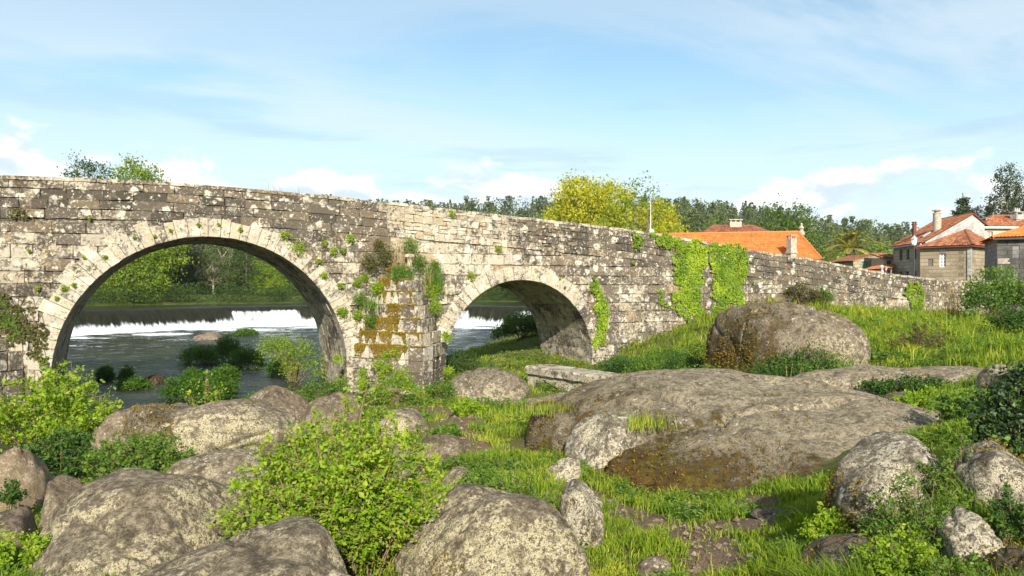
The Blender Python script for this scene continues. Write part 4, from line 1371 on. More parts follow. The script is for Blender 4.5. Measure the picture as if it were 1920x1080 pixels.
shoot_bush('leafy_bush', 'brown tinged bush under the overhanging slab', 'bush', gpos(345, 17.6), (.6, .5), .75, 24, .06, 'shrub', 108, twigs=9, lpt=11)
shoot_bush('low_bush', 'little plant growing on the sandy boulder', 'plant', gpos(22, 12.6, .35), (.25, .2), .5, 16, .05, 'shrubdark', 109, twigs=7, lpt=9)
shoot_bush('low_leaves', 'tangle of light leaves spilling over the rugged white rock', 'bush', gpos(1728, 7.7, -.1), (.60, .42), 1.15, 56, .036, 'shrub', 110, twigs=10, lpt=13, droop=.25)
shoot_bush('low_leaves', 'leafy tangle between the ivy bush and the rugged white rock', 'bush', gpos(1800, 8.5), (.45, .4), .95, 30, .036, 'shrub', 111, twigs=9, lpt=12, droop=.25)
shoot_bush('low_leaves', 'low leaves around the triangular whitish rock', 'bush', gpos(1690, 7.0), (.48, .35), .62, 44, .032, 'birch', 112, twigs=9, lpt=11, droop=.3)
shoot_bush('low_leaves', 'dark low leaves below the triangular whitish rock', 'bush', gpos(1800, 6.5), (.55, .25), .45, 44, .034, 'shrub', 113, twigs=8, lpt=11, droop=.3)
shoot_bush('low_leaves', 'dark leaves right of the triangular whitish rock', 'bush', gpos(1905, 7.3), (.35, .3), .55, 26, .036, 'shrubdark', 114, twigs=9, lpt=11, droop=.3)
clump_bush('ivy_bush', 'dense dark glossy ivy bush over the pale rock', 'ivy', gpos(1912, 9.0, -.02), [((0, 0, .65), (.55, .5, .55)), ((-.20, -.05, .22), (.36, .35, .32)), ((.35, 0, 1.05), (.55, .5, .38)), ((.3, 0, .3), (.5, .5, .5))], 210, 34, .062, 'ivydark', 115, spread=.16, aspect=.85)
shoot_bush('dry_bush', 'dry thin bush in the grass behind the flat slab', 'bush', gpos(1722, 28.5), (1.5, 1.0), 1.35, 46, .06, 'bramble', 116, twigs=10, lpt=9)
shoot_bush('dry_bush', 'bramble trailing left of the dry thin bush', 'bush', gpos(1640, 27), (.9, .7), .65, 26, .06, 'shrub', 117, twigs=9, lpt=10)
clump_bush('hedge_ivy', 'strip of dark ivy lying along the flat slab', 'ivy', (*(P(1690, 716, 21.6)[:2]), P(1690, 742, 21.6)[2]), [((-.75, 0, .2), (.6, .3, .26)), ((.0, 0, .25), (.7, .3, .30)), ((.7, -.05, .22), (.6, .3, .32)), ((1.15, -.1, -.05), (.3, .25, .45))], 150, 24, .075, 'shrubdark', 118, spread=.2, aspect=.85)
clump_bush('leafy_bush', 'big green bush against the right end of the parapet', 'bush', gpos(1868, 43), [((0, 0, 1.5), (1.7, 1.3, 1.7)), ((-.9, -.2, .9), (1.0, 1.0, 1.0)), ((1.4, 0, 1.0), (1.3, 1.2, 1.2))], 170, 34, .16, 'shrub', 119, spread=.2)
clump_bush('leafy_bush', 'dark green thicket at the edge of the grass slope', 'bush', gpos(1905, 32), [((0, 0, .6), (1.3, 1.1, .8)), ((.6, -.4, .4), (1.0, .9, .6))], 120, 30, .12, 'shrubdark', 120)
clump_bush('leafy_bush', 'bramble bush leaning on the parapet wall', 'bush', BW(37.6, -.7, -1.2), [((0, 0, .75), (1.0, .5, .8)), ((.8, 0, .4), (.9, .5, .55)), ((-.9, 0, .9), (.5, .35, .35))], 90, 26, .11, 'bramble', 121)
clump_bush('leafy_bush', 'green bush before the bramble on the parapet wall', 'bush', BW(39.0, -1.0, -1.3), [((0, 0, .6), (.7, .5, .75))], 60, 26, .12, 'shrub', 122)
clump_bush('leafy_bush', 'green bush at the foot of the cutwater', 'bush', gpos(742, 29.3), [((0, 0, .55), (.85, .6, .7)), ((-.5, 0, .3), (.6, .5, .4)), ((.15, .1, 1.0), (.5, .4, .4))], 100, 30, .085, 'birch', 123)
clump_bush('leafy_bush', 'ferny plants at the right corner of the cutwater', 'bush', gpos(822, 31.5), [((0, 0, .4), (.6, .5, .45)), ((.35, 0, .2), (.45, .4, .3))], 50, 24, .10, 'shrub', 124)
clump_bush('leafy_bush', 'dark round shrub seen through the small arch at the water', 'bush', gpos(872, 41.5), [((0, 0, .6), (1.0, .9, .75)), ((-.5, 0, .3), (.7, .7, .5))], 90, 30, .10, 'shrubdark', 125)
clump_bush('leafy_bush', 'green shrub beside the barrel of the small arch', 'bush', gpos(978, 53), [((0, 0, .9), (1.3, 1.0, 1.0)), ((-1.1, 0, .4), (1.0, .8, .6)), ((.9, 0, .8), (.9, .8, .9))], 260, 40, .14, 'shrub', 126)
clump_bush('leafy_bush', 'weeds on the walkway end by the brown rock', 'bush', gpos(945, 34), [((0, 0, .3), (1.0, .7, .4)), ((.6, 0, .35), (.5, .5, .35))], 70, 26, .085, 'birch', 127)
clump_bush('leafy_bush', 'loose light green willow bush standing in the river', 'bush', (*P(553, 712, 40)[:2], -.05), [((-.3, 0, 1.5), (1.6, 1.0, 1.0)), ((.5, 0, .6), (1.2, .9, 1.1)), ((-1.1, 0, 1.9), (.8, .6, .6))], 170, 28, .10, 'birch', 128, spread=.24)
clump_bush('leafy_bush', 'green weeds round the left foot of the pier', 'bush', gpos(600, 29.5, .05), [((0, 0, .35), (1.0, .7, .55)), ((-.9, 0, .2), (.8, .6, .4)), ((.7, .1, .5), (.4, .4, .5))], 100, 28, .085, 'shrub', 129)
clump_bush('leafy_bush', 'low green plants before the brown boulder at the water', 'bush', gpos(500, 29.5, .1), [((0, 0, .25), (1.1, .7, .4)), ((.7, 0, .35), (.6, .5, .4))], 80, 26, .085, 'shrub', 130)
for i, (px, z, r_, h_, mt, lb) in enumerate([(655, 20.5, .7, .8, 'shrub', 'weedy bush between the pier foot rocks and the birch bush'), (735, 18.0, .8, .65, 'birch', 'low bright weeds on the bare earth before the grey rock'), (835, 21.5, .5, .5, 'shrub', 'small weeds beside the brown angular rock'),
                                        (880, 26.0, .7, .6, 'birch', 'light weeds where the path reaches the cutwater'), (455, 17.2, .6, .6, 'shrub', 'small bush in the cleft below the overhanging slab'), (690, 14.0, .7, .7, 'birch', 'bright bush behind the big birch bush'),
                                        (555, 13.2, .55, .8, 'shrub', 'leafy weeds left of the big birch bush'), (905, 14.5, .55, .5, 'shrub', 'small bush before the thin pale stone'), (650, 25.5, .7, .8, 'shrub', 'weeds covering the shadowed brown boulder'),
                                        (560, 21.5, .6, .7, 'birch', 'pale leafy weeds right of the overhanging slab'), (1330, 24.5, 1.0, .6, 'shrub', 'weeds at the back edge of the large slab'), (1660, 18.2, .6, .5, 'shrub', 'weeds round the brown mossy rock'), (1745, 17.6, .8, .7, 'birch', 'yellow green weeds below the flat slab end'),
                                        (1820, 15.0, .8, .8, 'shrub', 'bush between the flat slab and the dark ivy bush'), (30, 9.6, .5, .55, 'birch', 'pale grass like weeds by the layered boulder'), (1555, 8.8, .4, .4, 'birch', 'bright weeds at the mossy edge of the rugged rock')]):
    shoot_bush('weed_bush', lb, 'bush', gpos(px, z), (r_, r_ * .8), h_, 34, .03 + .0026 * z, mt, 700 + i, twigs=9, lpt=10, droop=.2)
NETTLE = ['dark nettles at the right jamb foot of the small arch', 'green nettles by the end of the stone walkway', 'dark nettles in the grass before the narrow ivy column', 'green nettles at the left foot of the huge round boulder', 'dark nettles before the middle of the huge round boulder', 'green nettles between huge round boulder and flat slab',
          'small dark nettles under the narrow ivy column', 'green nettles left of the huge round boulder, behind the large slab', 'tall dark nettles before the right half of the huge round boulder', 'small green nettles by the wall between ivy column and ivy sheets']
for i, (px, z, s) in enumerate([(1150, 36.2, .9), (1215, 35, 1.0), (1290, 33, 1.1), (1375, 25.4, 1.1), (1455, 25.0, 1.2), (1535, 25.0, 1.2), (1172, 38, .9), (1330, 28.5, 1.1), (1500, 25.6, 1.3), (1240, 38.5, .9)]):
    clump_bush('nettle_plant', NETTLE[i], 'plant', gpos(px, z), [((0, 0, .35 * s), (1.1 * s, .7, .62 * s)), ((.6, .1, .25), (.9, .6, .5))], 110, 28, .095, 'shrub' if i % 2 else 'shrubdark', 140 + i, 'nettles below the grass slope', stem=False)
for i, (px, py, w_, h_, lb) in enumerate([(372, 682, 1.25, 1.3, 'wide green water plant tuft beside the tallest tuft'), (428, 674, .9, 1.75, 'tallest rounded tuft of green water plants in the river'), (462, 690, 1.05, 1.35, 'dark round water plant tuft leaning on the tallest tuft'),
                                    (198, 712, .42, .75, 'lone small water plant tuft left of the dark wet rock'), (237, 724, .32, 1.05, 'narrow upright water plant next to the dark wet rock'), (250, 727, .75, .5, 'low water plant mat touching the dark wet rock'),
                                    (352, 748, 1.0, 1.1, 'bright water plants round the thin river sapling'), (412, 745, .8, 1.0, 'water plants right of the thin river sapling'), (460, 629, 1.2, .6, 'little green tuft in the rapids below the weir'),
                                    (528, 702, .8, 1.0, 'dark water plant between willow bush and pier'), (362, 712, .5, .7, 'small dark water plant behind the thin sapling'), (420, 712, .75, .8, 'low leafy water plant behind the sapling, near the pier side')]):
    z = 5.0 * FPX / (py - 540)
    clump_bush('water_plant', lb, 'plant', (*P(px, py, z)[:2], -.05), [((0, 0, .28 * h_), (w_, w_ * .8, h_ * .72))], 120, 36, .06 + .0018 * z, 'water_plant', 160 + i, 'water plants in the river', stem=False, aspect=.45, spread=.2)
shoot_bush('thin_shoots', 'thin leafy sapling at the river edge', 'bush', gpos(385, 24.5, .1), (.6, .4), 2.6, 12, .09, 'birch', 180, twigs=8, lpt=7, upright=.85)

# ------------------------------------------------------------------ plants on the bridge
def wall_clump(px, py, r, mat, seed, n=120, leaf=.085, off=.12):
    u, h = uh(px, py)
    rg = rng(seed)
    C = rg.normal(0, .42, (n, 3)) * np.array([r, 1, r])
    wout = np.abs(rg.normal(0, .5, n)) * r * .7
    Wp = C[:, :1] * BT + C[:, 2:] * np.array([0, 0, 1.]) + wout[:, None] * BN
    d = unit(C * np.array([1, 0, 1]) + rg.normal(0, .4, C.shape) + np.array([0, -.4, 0]))
    nr = BN + rg.normal(0, .5, C.shape) + np.array([0, 0, .4])
    o = thing('wall_plant', '', 'plant')
    foliage_obj('foliage', Wp, d, nr, leaf * rg.uniform(.6, 1.2, n), leaf * .6, mat, o, rg.uniform(.1, .9, n))
    o.location = BW(u, -off, h)
    return o
small = [(533, 442, .26), (557, 464, .42), (655, 447, .27), (608, 456, .15), (625, 471, .22), (643, 471, .16), (597, 490, .14), (606, 516, .19), (637, 536, .15), (846, 402, .20), (933, 468, .22), (882, 517, .28), (120, 540, .14), (139, 535, .09), (71, 540, .09), (107, 559, .08),
         (320, 433, .08), (252, 446, .06), (290, 443, .07), (372, 422, .08), (409, 421, .06), (450, 430, .1), (198, 482, .07), (158, 483, .06), (168, 410, .06), (55, 470, .06), (1186, 493, .1), (1048, 522, .07), (1057, 539, .07), (1410, 530, .08)]
for i, (px, py, r) in enumerate(small):
    tag(wall_clump(px, py, r, 'birch' if r < .3 and i % 3 else 'ivy', 200 + i, int(60 + 420 * r)), 'small bright green tuft growing from a joint of the bridge wall', 'plant', 'plants growing from the bridge wall')
def cut_clump(px, py, r, mat, seed, off, n, leaf, label, cat='plant', group=None, name='wall_plant'):
    o = wall_clump(px, py, r, mat, seed, n, leaf, off)
    o.name = name
    return tag(o, label, cat, group)
grp = 'plants on the stepped cutwater'
for i, (px, py, r, mt, off) in enumerate([(690, 492, .55, 'bramble', .3), (720, 478, .5, 'bramble', .3), (765, 462, .5, 'shrub', .35), (780, 490, .45, 'shrub', .4), (708, 460, .3, 'bramble', .2), (740, 515, .4, 'shrub', .9), (700, 540, .35, 'birch', .5), (672, 560, .4, 'shrub', .4), (690, 600, .45, 'shrub', .6), (668, 590, .25, 'birch', .2),
                                          (805, 545, .5, 'birch', .5), (808, 575, .4, 'birch', .6), (812, 500, .35, 'shrub', .2), (820, 628, .3, 'birch', 1.2), (640, 585, .25, 'birch', .15), (668, 530, .2, 'birch', .15), (682, 520, .18, 'birch', .15)]):
    cut_clump(px, py, r, mt, 260 + i, off, int(260 + 1000 * r), .085, 'leafy plant rooted among the steps of the cutwater', 'plant', grp)
for i, (px, py, r, off) in enumerate([(740, 640, .45, 2.4), (758, 662, .42, 2.6), (690, 676, .35, 1.7), (705, 682, .28, 2.0), (730, 690, .3, 2.3), (667, 695, .28, 1.3), (666, 712, .35, 1.3), (695, 695, .2, 1.8), (720, 655, .3, 2.1), (803, 685, .2, 2.6), (830, 690, .2, 1.0), (705, 660, .25, 1.8), (628, 672, .3, .5), (634, 715, .4, .6), (800, 730, .4, 3.0), (790, 720, .3, 3.4)]):
    cut_clump(px, py, r, 'birch' if i % 2 else 'ivy', 290 + i, off, int(150 + 600 * r), .08, 'green leaves clinging to the lower face of the cutwater', 'plant', 'leaves on the lower cutwater')

# moss cushions on the treads of the cutwater
def moss_steps():
    rg = rng(31)
    y = -2.75
    k = 0
    for (f, h) in [(1.0, 0), (.90, .62), (.80, .64), (.70, .66), (.60, .64), (.48, .60), (.30, .56)]:
        y += h
        hw, pn = 2.42 * f, 3.35 * f
        n = int(4200 * f)
        s = rg.uniform(.05, .97, n)
        A = np.array([11.05 - hw, 0.0]); N = np.array([11.05 + .12 * f, pn])
        q = A + (N - A) * s[:, None]
        nrm2 = np.array([-(N - A)[1], (N - A)[0]]); nrm2 = nrm2 / np.linalg.norm(nrm2)
        cl = vnoise(np.c_[s * 5 + k * 3.1, np.full(n, k * 5.3), np.zeros(n)]) + .7 * vnoise(np.c_[s * 17 + k * 3.1, np.full(n, k * 5.3), np.ones(n)])
        keep = cl > -.5
        hang = (.06 - np.minimum(rg.exponential(.30, n), .60)) * (rg.uniform(0, 1, n) < .8) * np.clip(cl * 1.2 + .55, 0, 1)
        inw = np.where(hang < -.02, -.05, rg.uniform(-.05, .3, n))
        q = q - nrm2 * inw[:, None]
        C = np.array([BW(a, -b, y + c + .03) for (a, b), c in zip(q[keep], hang[keep])])
        m = len(C)
        V, F = leaf_arrays(C - BW(11, -1, y), rg.normal(0, 1, (m, 3)) + np.array([0, 0, .5]), rg.normal(0, .7, (m, 3)) + BN + np.array([0, 0, .6]), rg.uniform(.05, .11, m), rg.uniform(.04, .07, m))
        o = link('moss_cushion', mesh_np('moss_cushion', V, F, False, {'rnd': np.repeat(rg.uniform(0, 1, m), 4)}), M['moss'], None, BW(11, -1, y))
        tag(o, 'orange green moss on the %s of the stepped cutwater' % ['broad lowest ledge', 'first step above the ledge', 'second step above the ledge', 'third step above the ledge', 'fourth step above the ledge', 'step below the topmost one', 'topmost step under the stone post'][k], 'moss', 'moss on the cutwater steps')
        k += 1
moss_steps()

# tall dry stalks and green broom on the cutwater
def stalks(name, label, base, n, hgt, spread, mat, seed, cat='reeds', wid=.014):
    rg = rng(seed)
    root = thing(name, label, cat, base)
    C, V, F, r = [], [], [], []
    k = 0
    for i in range(n):
        b0 = np.array([rg.normal(0, spread[0]), rg.normal(0, spread[1]), -.1]); hh = hgt * rg.uniform(.5, 1.05)
        tp = b0 + np.array([rg.normal(0, .16) * hh, rg.normal(0, .1) * hh, hh]); md = (b0 + tp) / 2 + rg.normal(0, .05, 3) * hh
        a = rg.uniform(0, math.pi); s = np.array([math.cos(a), math.sin(a) * .4, 0]) * wid
        for q, ww in ((b0, 1), (md, .8), (tp, .15)): V += [q - s * ww, q + s * ww]
        F += [(k, k + 1, k + 3, k + 2), (k + 2, k + 3, k + 5, k + 4)]
        r += [rg.uniform()] * 6
        k += 6
    link('stalks', mesh_np('stalks', np.array(V), np.array(F), False, {'rnd': np.array(r)}), M[mat], root)['kind'] = 'stuff'
    return root
u, h = uh(745, 505); stalks('dry_stalks', 'tall dry straw stalks above the cutwater post', BW(u, -.5, h), 46, 1.9, (.28, .15), 'reed', 41)
u, h = uh(800, 545); stalks('dry_stalks', 'dry straw stalks leaning beside the right cutwater steps', BW(u, -.4, h), 34, 1.7, (.2, .12), 'reed', 42)
u, h = uh(742, 520); stalks('green_broom', 'feathery green broom plant below the dry stalks', BW(u, -.9, h), 160, .85, (.30, .15), 'water_plant', 43, 'plant')
u, h = uh(808, 540); stalks('green_broom', 'feathery green broom plant on the small arch side', BW(u, -.5, h), 170, 1.35, (.22, .15), 'water_plant', 44, 'plant')
u, h = uh(690, 575); stalks('green_broom', 'feathery green broom tuft on the big arch side', BW(u, -.8, h), 90, .7, (.2, .15), 'water_plant', 45, 'plant')
stalks('dry_reeds', 'tall orange brown dead canes against the right parapet', gpos(1786, 46), 120, 3.0, (.55, .3), 'reed', 46)
stalks('grass_tuft', 'yellow green grass tuft in a hollow of the large slab', P(1205, 792, 17.0), 260, .34, (.32, .25), 'grass', 51, 'grass tuft', .008)
stalks('grass_tuft', 'grass tuft growing at the left end of the large slab', P(1030, 770, 19.5), 260, .36, (.5, .2), 'grass', 52, 'grass tuft', .009)
stalks('dry_stalks', 'single bare grass stems before the flat slab', gpos(1496, 24.5), 14, 1.3, (.3, .1), 'reed', 47)
stalks('parapet_weeds', 'thin grey green weeds standing above the parapet', BW(uh(515, 360)[0], 1.2, uh(515, 360)[1] - .6), 60, 1.25, (.35, .2), 'tree_olive', 48, 'plant')
stalks('parapet_weeds', 'second tuft of thin weeds above the parapet', BW(uh(567, 362)[0], 1.4, uh(567, 362)[1] - .6), 50, 1.0, (.3, .2), 'tree_olive', 49, 'plant')

# ivy sheets
def ivy(label, polys, seed, dens=420, leaf=.125, mat='ivy'):
    """polys: outlines on the wall face in photograph pixels"""
    rg = rng(seed)
    pts = []
    for pl in polys:
        q = np.array([uh(*p) for p in pl])
        lo, hi = q.min(0), q.max(0)
        area = (hi - lo).prod()
        n = int(area * dens)
        c = rg.uniform(lo, hi, (n, 2))
        ins = np.zeros(n, bool)
        j = len(q) - 1
        wob = c + .32 * np.c_[vnoise(np.c_[c * 2.2, np.zeros(n)]), vnoise(np.c_[c * 2.2, np.ones(n) * 7])] + .13 * np.c_[vnoise(np.c_[c * 6, np.zeros(n)]), vnoise(np.c_[c * 7, np.ones(n) * 7])]
        for i in range(len(q)):
            cond = ((q[i, 1] > wob[:, 1]) != (q[j, 1] > wob[:, 1])) & (wob[:, 0] < (q[j, 0] - q[i, 0]) * (wob[:, 1] - q[i, 1]) / (q[j, 1] - q[i, 1] + 1e-9) + q[i, 0])
            ins ^= cond
            j = i
        pts.append(c[ins])
    c = np.concatenate(pts)
    n = len(c)
    org = BW(c[:, 0].mean(), 0, c[:, 1].min())
    bulk = .05 + .09 * (vnoise(np.c_[c * 1.6, np.zeros(n)]) + .6) + rg.uniform(0, .07, n)
    W = BF + c[:, :1] * BT + np.maximum(bulk, .05)[:, None] * BN + c[:, 1:] * np.array([0, 0, 1.0]) - org
    d = np.array([0, 0, -1.0]) + rg.normal(0, .55, (n, 3))
    nr = BN * 1.2 + np.array([0, 0, .55]) + rg.normal(0, .42, (n, 3))
    sz = leaf * rg.uniform(.6, 1.25, n)
    root = thing('ivy', label, 'ivy', org)
    foliage_obj('foliage', W, d, nr, sz, sz * .95, mat, root, rg.normal(.42, .28, n) + .3 * vnoise(np.c_[c * 1.3, np.ones(n) * 2]))
    # woody stems up the wall
    paths, radii = [], []
    for k in range(5):
        x = rg.uniform(c[:, 0].min(), c[:, 0].max()); hh = np.linspace(c[:, 1].min(), c[:, 1].max() * .9 + c[:, 1].min() * .1, 9)
        xx = x + np.cumsum(rg.normal(0, .06, 9))
        near = [np.min(np.hypot(c[:, 0] - a, c[:, 1] - b_)) for a, b_ in zip(xx, hh)]
        paths.append(np.array([BF + BT * a + BN * .05 + np.array([0, 0, b_]) - org for a, b_ in zip(xx, hh)])[np.array(near) < .5] if sum(np.array(near) < .5) > 2 else np.array([BF + BT * c[0, 0] + BN * .05 + np.array([0, 0, c[0, 1] - i_ * .1]) - org for i_ in range(3)]))
        radii.append(np.full(len(paths[-1]), .018))
    for p_, r_ in zip(paths, radii):
        V, F = tube_np([p_], [r_], 4)
        link('stem', mesh_np('stem', V, F, True), M['twig'], root)
    return root
ivy('wide bright ivy sheet covering the parapet wall', [[(1330, 452), (1365, 455), (1398, 462), (1401, 490), (1398, 520), (1392, 560), (1385, 585), (1370, 582), (1362, 560), (1355, 585), (1338, 578), (1334, 530), (1326, 500), (1322, 470)]], 61)
ivy('bright ivy sheet hanging left of the wide one', [[(1270, 448), (1298, 448), (1322, 456), (1324, 480), (1316, 510), (1312, 560), (1310, 598), (1296, 600), (1280, 575), (1262, 560), (1266, 535), (1258, 525), (1268, 500), (1266, 480)], [(1262, 440), (1280, 450), (1284, 470), (1272, 480), (1264, 462)]], 62)
ivy('heart shaped ivy patch at the top of the parapet', [[(1218, 436), (1240, 438), (1264, 440), (1266, 452), (1256, 462), (1246, 470), (1238, 466), (1226, 452)]], 63)
ivy('small ivy sprig below the coping', [[(1180, 445), (1192, 434), (1204, 440), (1200, 452), (1192, 456), (1190, 470), (1182, 468), (1184, 456)]], 64)
ivy('narrow column of ivy beside the small arch', [[(1102, 512), (1108, 528), (1116, 520), (1118, 540), (1130, 560), (1138, 585), (1136, 620), (1130, 650), (1120, 660), (1114, 640), (1110, 600), (1106, 590), (1104, 575), (1112, 560), (1104, 545)]], 65)
ivy('thin strand of ivy creeping towards the small arch', [[(1228, 544), (1236, 540), (1240, 556), (1262, 566), (1276, 575), (1290, 600), (1284, 612), (1268, 588), (1240, 566)]], 66, 260)
ivy('ivy strip hanging on the right parapet', [[(1694, 536), (1704, 528), (1720, 532), (1730, 545), (1728, 575), (1712, 600), (1702, 596), (1700, 560), (1690, 552)]], 67, 260, .13, 'birch')
ivy('tangled brown creeper on the left pier', [[(-60, 545), (0, 548), (30, 575), (60, 600), (88, 640), (92, 690), (70, 675), (50, 650), (0, 640), (-60, 630)]], 68, 330, .11, 'bramble')
ivy('green leaves of the creeper on the left pier', [[(-40, 560), (10, 570), (40, 590), (45, 620), (20, 636), (-40, 620)], [(66, 660), (98, 680), (104, 720), (84, 740), (64, 700)]], 69, 200, .12, 'shrub')
ivy('dry creeper patch high on the left wall', [[(5, 395), (30, 388), (60, 392), (62, 405), (40, 412), (8, 408)]], 70, 300, .09, 'bramble')

# ------------------------------------------------------------------ grass and herbs
def in_rocks(X, Y, k=.9):
    m = np.zeros(len(X), bool)
    for (cx, cy, rx, ry, rot, cz, rz) in ROCK_FOOT:
        dx, dy = X - cx, Y - cy
        ca, sa = math.cos(-rot), math.sin(-rot)
        qx, qy = (dx * ca - dy * sa) / rx, (dx * sa + dy * ca) / ry
        m |= qx * qx + qy * qy < k * k
    return m
def bridge_uv(X, Y):
    d = np.c_[X - BF[0], Y - BF[1]]
    return d @ BT[:2], -(d @ BN[:2])
def scatter(n, seed, r0, r1, pw=1.0, az=50):
    rg = rng(seed)
    a = np.radians(rg.uniform(-az, az, n))
    q = rg.uniform(0, 1, n) ** pw
    r = r0 * (r1 / r0) ** q
    X, Y = r * np.sin(a), r * np.cos(a)
    Z = H(X, Y)
    u, w_ = bridge_uv(X, Y)
    ok = (Z > .12) & ~((w_ > -.05) & ((u < 13.6) | (w_ > 24))) & ~in_rocks(X, Y)
    return X[ok], Y[ok], Z[ok]
def grass():
    rg = rng(77)
    X, Y, Z = scatter(740000, 78, 4.2, 58, .92)
    # turf is thick on the right slope and in the hollow, thin among the rocks at left
    pm = path_mask(X, Y)
    nz = fbm(np.c_[X * .8, Y * .8, X * 0 + 1], 3)
    dens = .42 + .35 * nz
    px = 960 + FPX * X / Y
    dens += .38 * sstep(780, 900, px) + .25 * sstep(200, 60, px)
    dens *= 1 - .97 * pm
    dens *= np.where((px < 780) & (px > 200), .5, 1)
    ok = rg.uniform(0, 1, len(X)) < dens
    X, Y, Z, px, nz = X[ok], Y[ok], Z[ok], px[ok], nz[ok]
    if len(X) > 300000:
        k = rg.choice(len(X), 300000, replace=False)
        X, Y, Z, px, nz = X[k], Y[k], Z[k], px[k], nz[k]
    n = len(X)
    r = np.hypot(X, Y)
    tuft = sstep(.0, .7, fbm(np.c_[X * 1.7, Y * 1.7, X * 0 + 9], 3))
    hgt = (.06 + .09 * rg.uniform(0, 1, n) + .24 * tuft * rg.uniform(.4, 1, n)) * (1 + 1.5 * sstep(22, 36, r) * sstep(1130, 1230, px) + .35 * sstep(1440, 1520, px) * sstep(14, 9, r))
    wid = .0042 + .00042 * r
    a = rg.uniform(0, 2 * np.pi, n)
    side = np.c_[np.cos(a), np.sin(a), np.zeros(n)] * wid[:, None]
    lean = rg.normal(0, .35, (n, 2)) + .25 * np.c_[vnoise(np.c_[X * 2, Y * 2, X * 0]), vnoise(np.c_[X * 2, Y * 2, X * 0 + 4])]
    B = np.c_[X, Y, Z - .02]
    Mi = B + np.c_[lean * hgt[:, None] * .35, hgt * .6]
    Tp = B + np.c_[lean * hgt[:, None] * 1.1, hgt * (1 - .25 * np.minimum(1, np.hypot(lean[:, 0], lean[:, 1])))]
    V = np.stack([B - side, B + side, Mi + side * .75, Mi - side * .75, Tp], 1).reshape(-1, 3)
    i = np.arange(n)[:, None] * 5
    Q = i + np.array([[0, 1, 2, 3]]); T = i + np.array([[3, 2, 4]])
    rn = np.clip(.42 + .22 * rg.normal(0, 1, n) + .30 * nz + .45 * (rg.uniform(0, 1, n) < .13) - .25 * sstep(1440, 1500, px) * sstep(13, 9, r), 0, 1)
    o = link('grass', mesh_np('grass', V, [Q, T], False, {'rnd': np.repeat(rn, 5)}), M['grass'])
    tag(o, 'long and short green grass over the bank and between rocks', 'grass', kind='stuff')
grass()
def herbs():
    rg = rng(88)
    X, Y, Z = scatter(55000, 89, 5, 50, .9)
    pm = path_mask(X, Y)
    nz = fbm(np.c_[X * .6, Y * .6, X * 0 + 21], 3)
    px = 960 + FPX * X / Y
    ok = (rg.uniform(0, 1, len(X)) < sstep(-.15, .5, nz + .6 * sstep(900, 700, px))) & (pm < .4)
    X, Y, Z = X[ok], Y[ok], Z[ok]
    per = 7
    n = len(X) * per
    r = np.hypot(X, Y)
    R = np.repeat(np.c_[X, Y, Z], per, 0); rr = np.repeat(r, per)
    sc = .03 + .0022 * rr
    a = rg.uniform(0, 2 * np.pi, n)
    C = R + np.c_[np.cos(a) * sc * rg.uniform(.3, 2.4, n), np.sin(a) * sc * rg.uniform(.3, 2.4, n), sc * rg.uniform(.3, 3.2, n)]
    V, F = leaf_arrays(C, np.c_[np.cos(a), np.sin(a), rg.uniform(-.2, .6, n)], rg.normal(0, .4, (n, 3)) + np.array([0, -.2, 1]), sc * rg.uniform(.8, 1.6, n), sc * .75)
    o = link('low_herbs', mesh_np('low_herbs', V, F, False, {'rnd': np.repeat(np.clip(np.repeat(rg.uniform(0, .8, len(X)), per) + rg.normal(0, .1, n), 0, 1), 4)}), M['shrub'])
    tag(o, 'low leafy herbs growing through the grass', 'herbs', kind='stuff')
herbs()

def pebbles():
    rg = rng(95)
    X, Y, Z = scatter(60000, 96, 6, 34, .9)
    pm = path_mask(X, Y)
    ok = rg.uniform(0, 1, len(X)) < np.where(pm > .3, .5, .02)
    X, Y, Z = X[ok][:5000], Y[ok][:5000], Z[ok][:5000]
    n = len(X)
    D = np.array([(1, 0, 0), (-1, 0, 0), (0, 1, 0), (0, -1, 0), (0, 0, .7), (0, 0, -.7)], float)
    T = np.array([(0, 2, 4), (2, 1, 4), (1, 3, 4), (3, 0, 4), (2, 0, 5), (1, 2, 5), (3, 1, 5), (0, 3, 5)])
    sz = np.minimum(.05, rg.exponential(.011, n) + .006) * (1 + .04 * np.hypot(X, Y))
    V = D[None] * sz[:, None, None] * rg.uniform(.6, 1.3, (n, 6, 1)) + np.c_[X, Y, Z + sz * .2][:, None, :]
    F = (T[None] + np.arange(n)[:, None, None] * 6).reshape(-1, 3)
    o = link('pebbles', mesh_np('pebbles', V.reshape(-1, 3), F, False, {'moss': np.full(n * 6, -1.0)}), M['rock_sand'])
    tag(o, 'small pebbles and crumbs strewn on the bare earth', 'pebbles', kind='stuff')
pebbles()
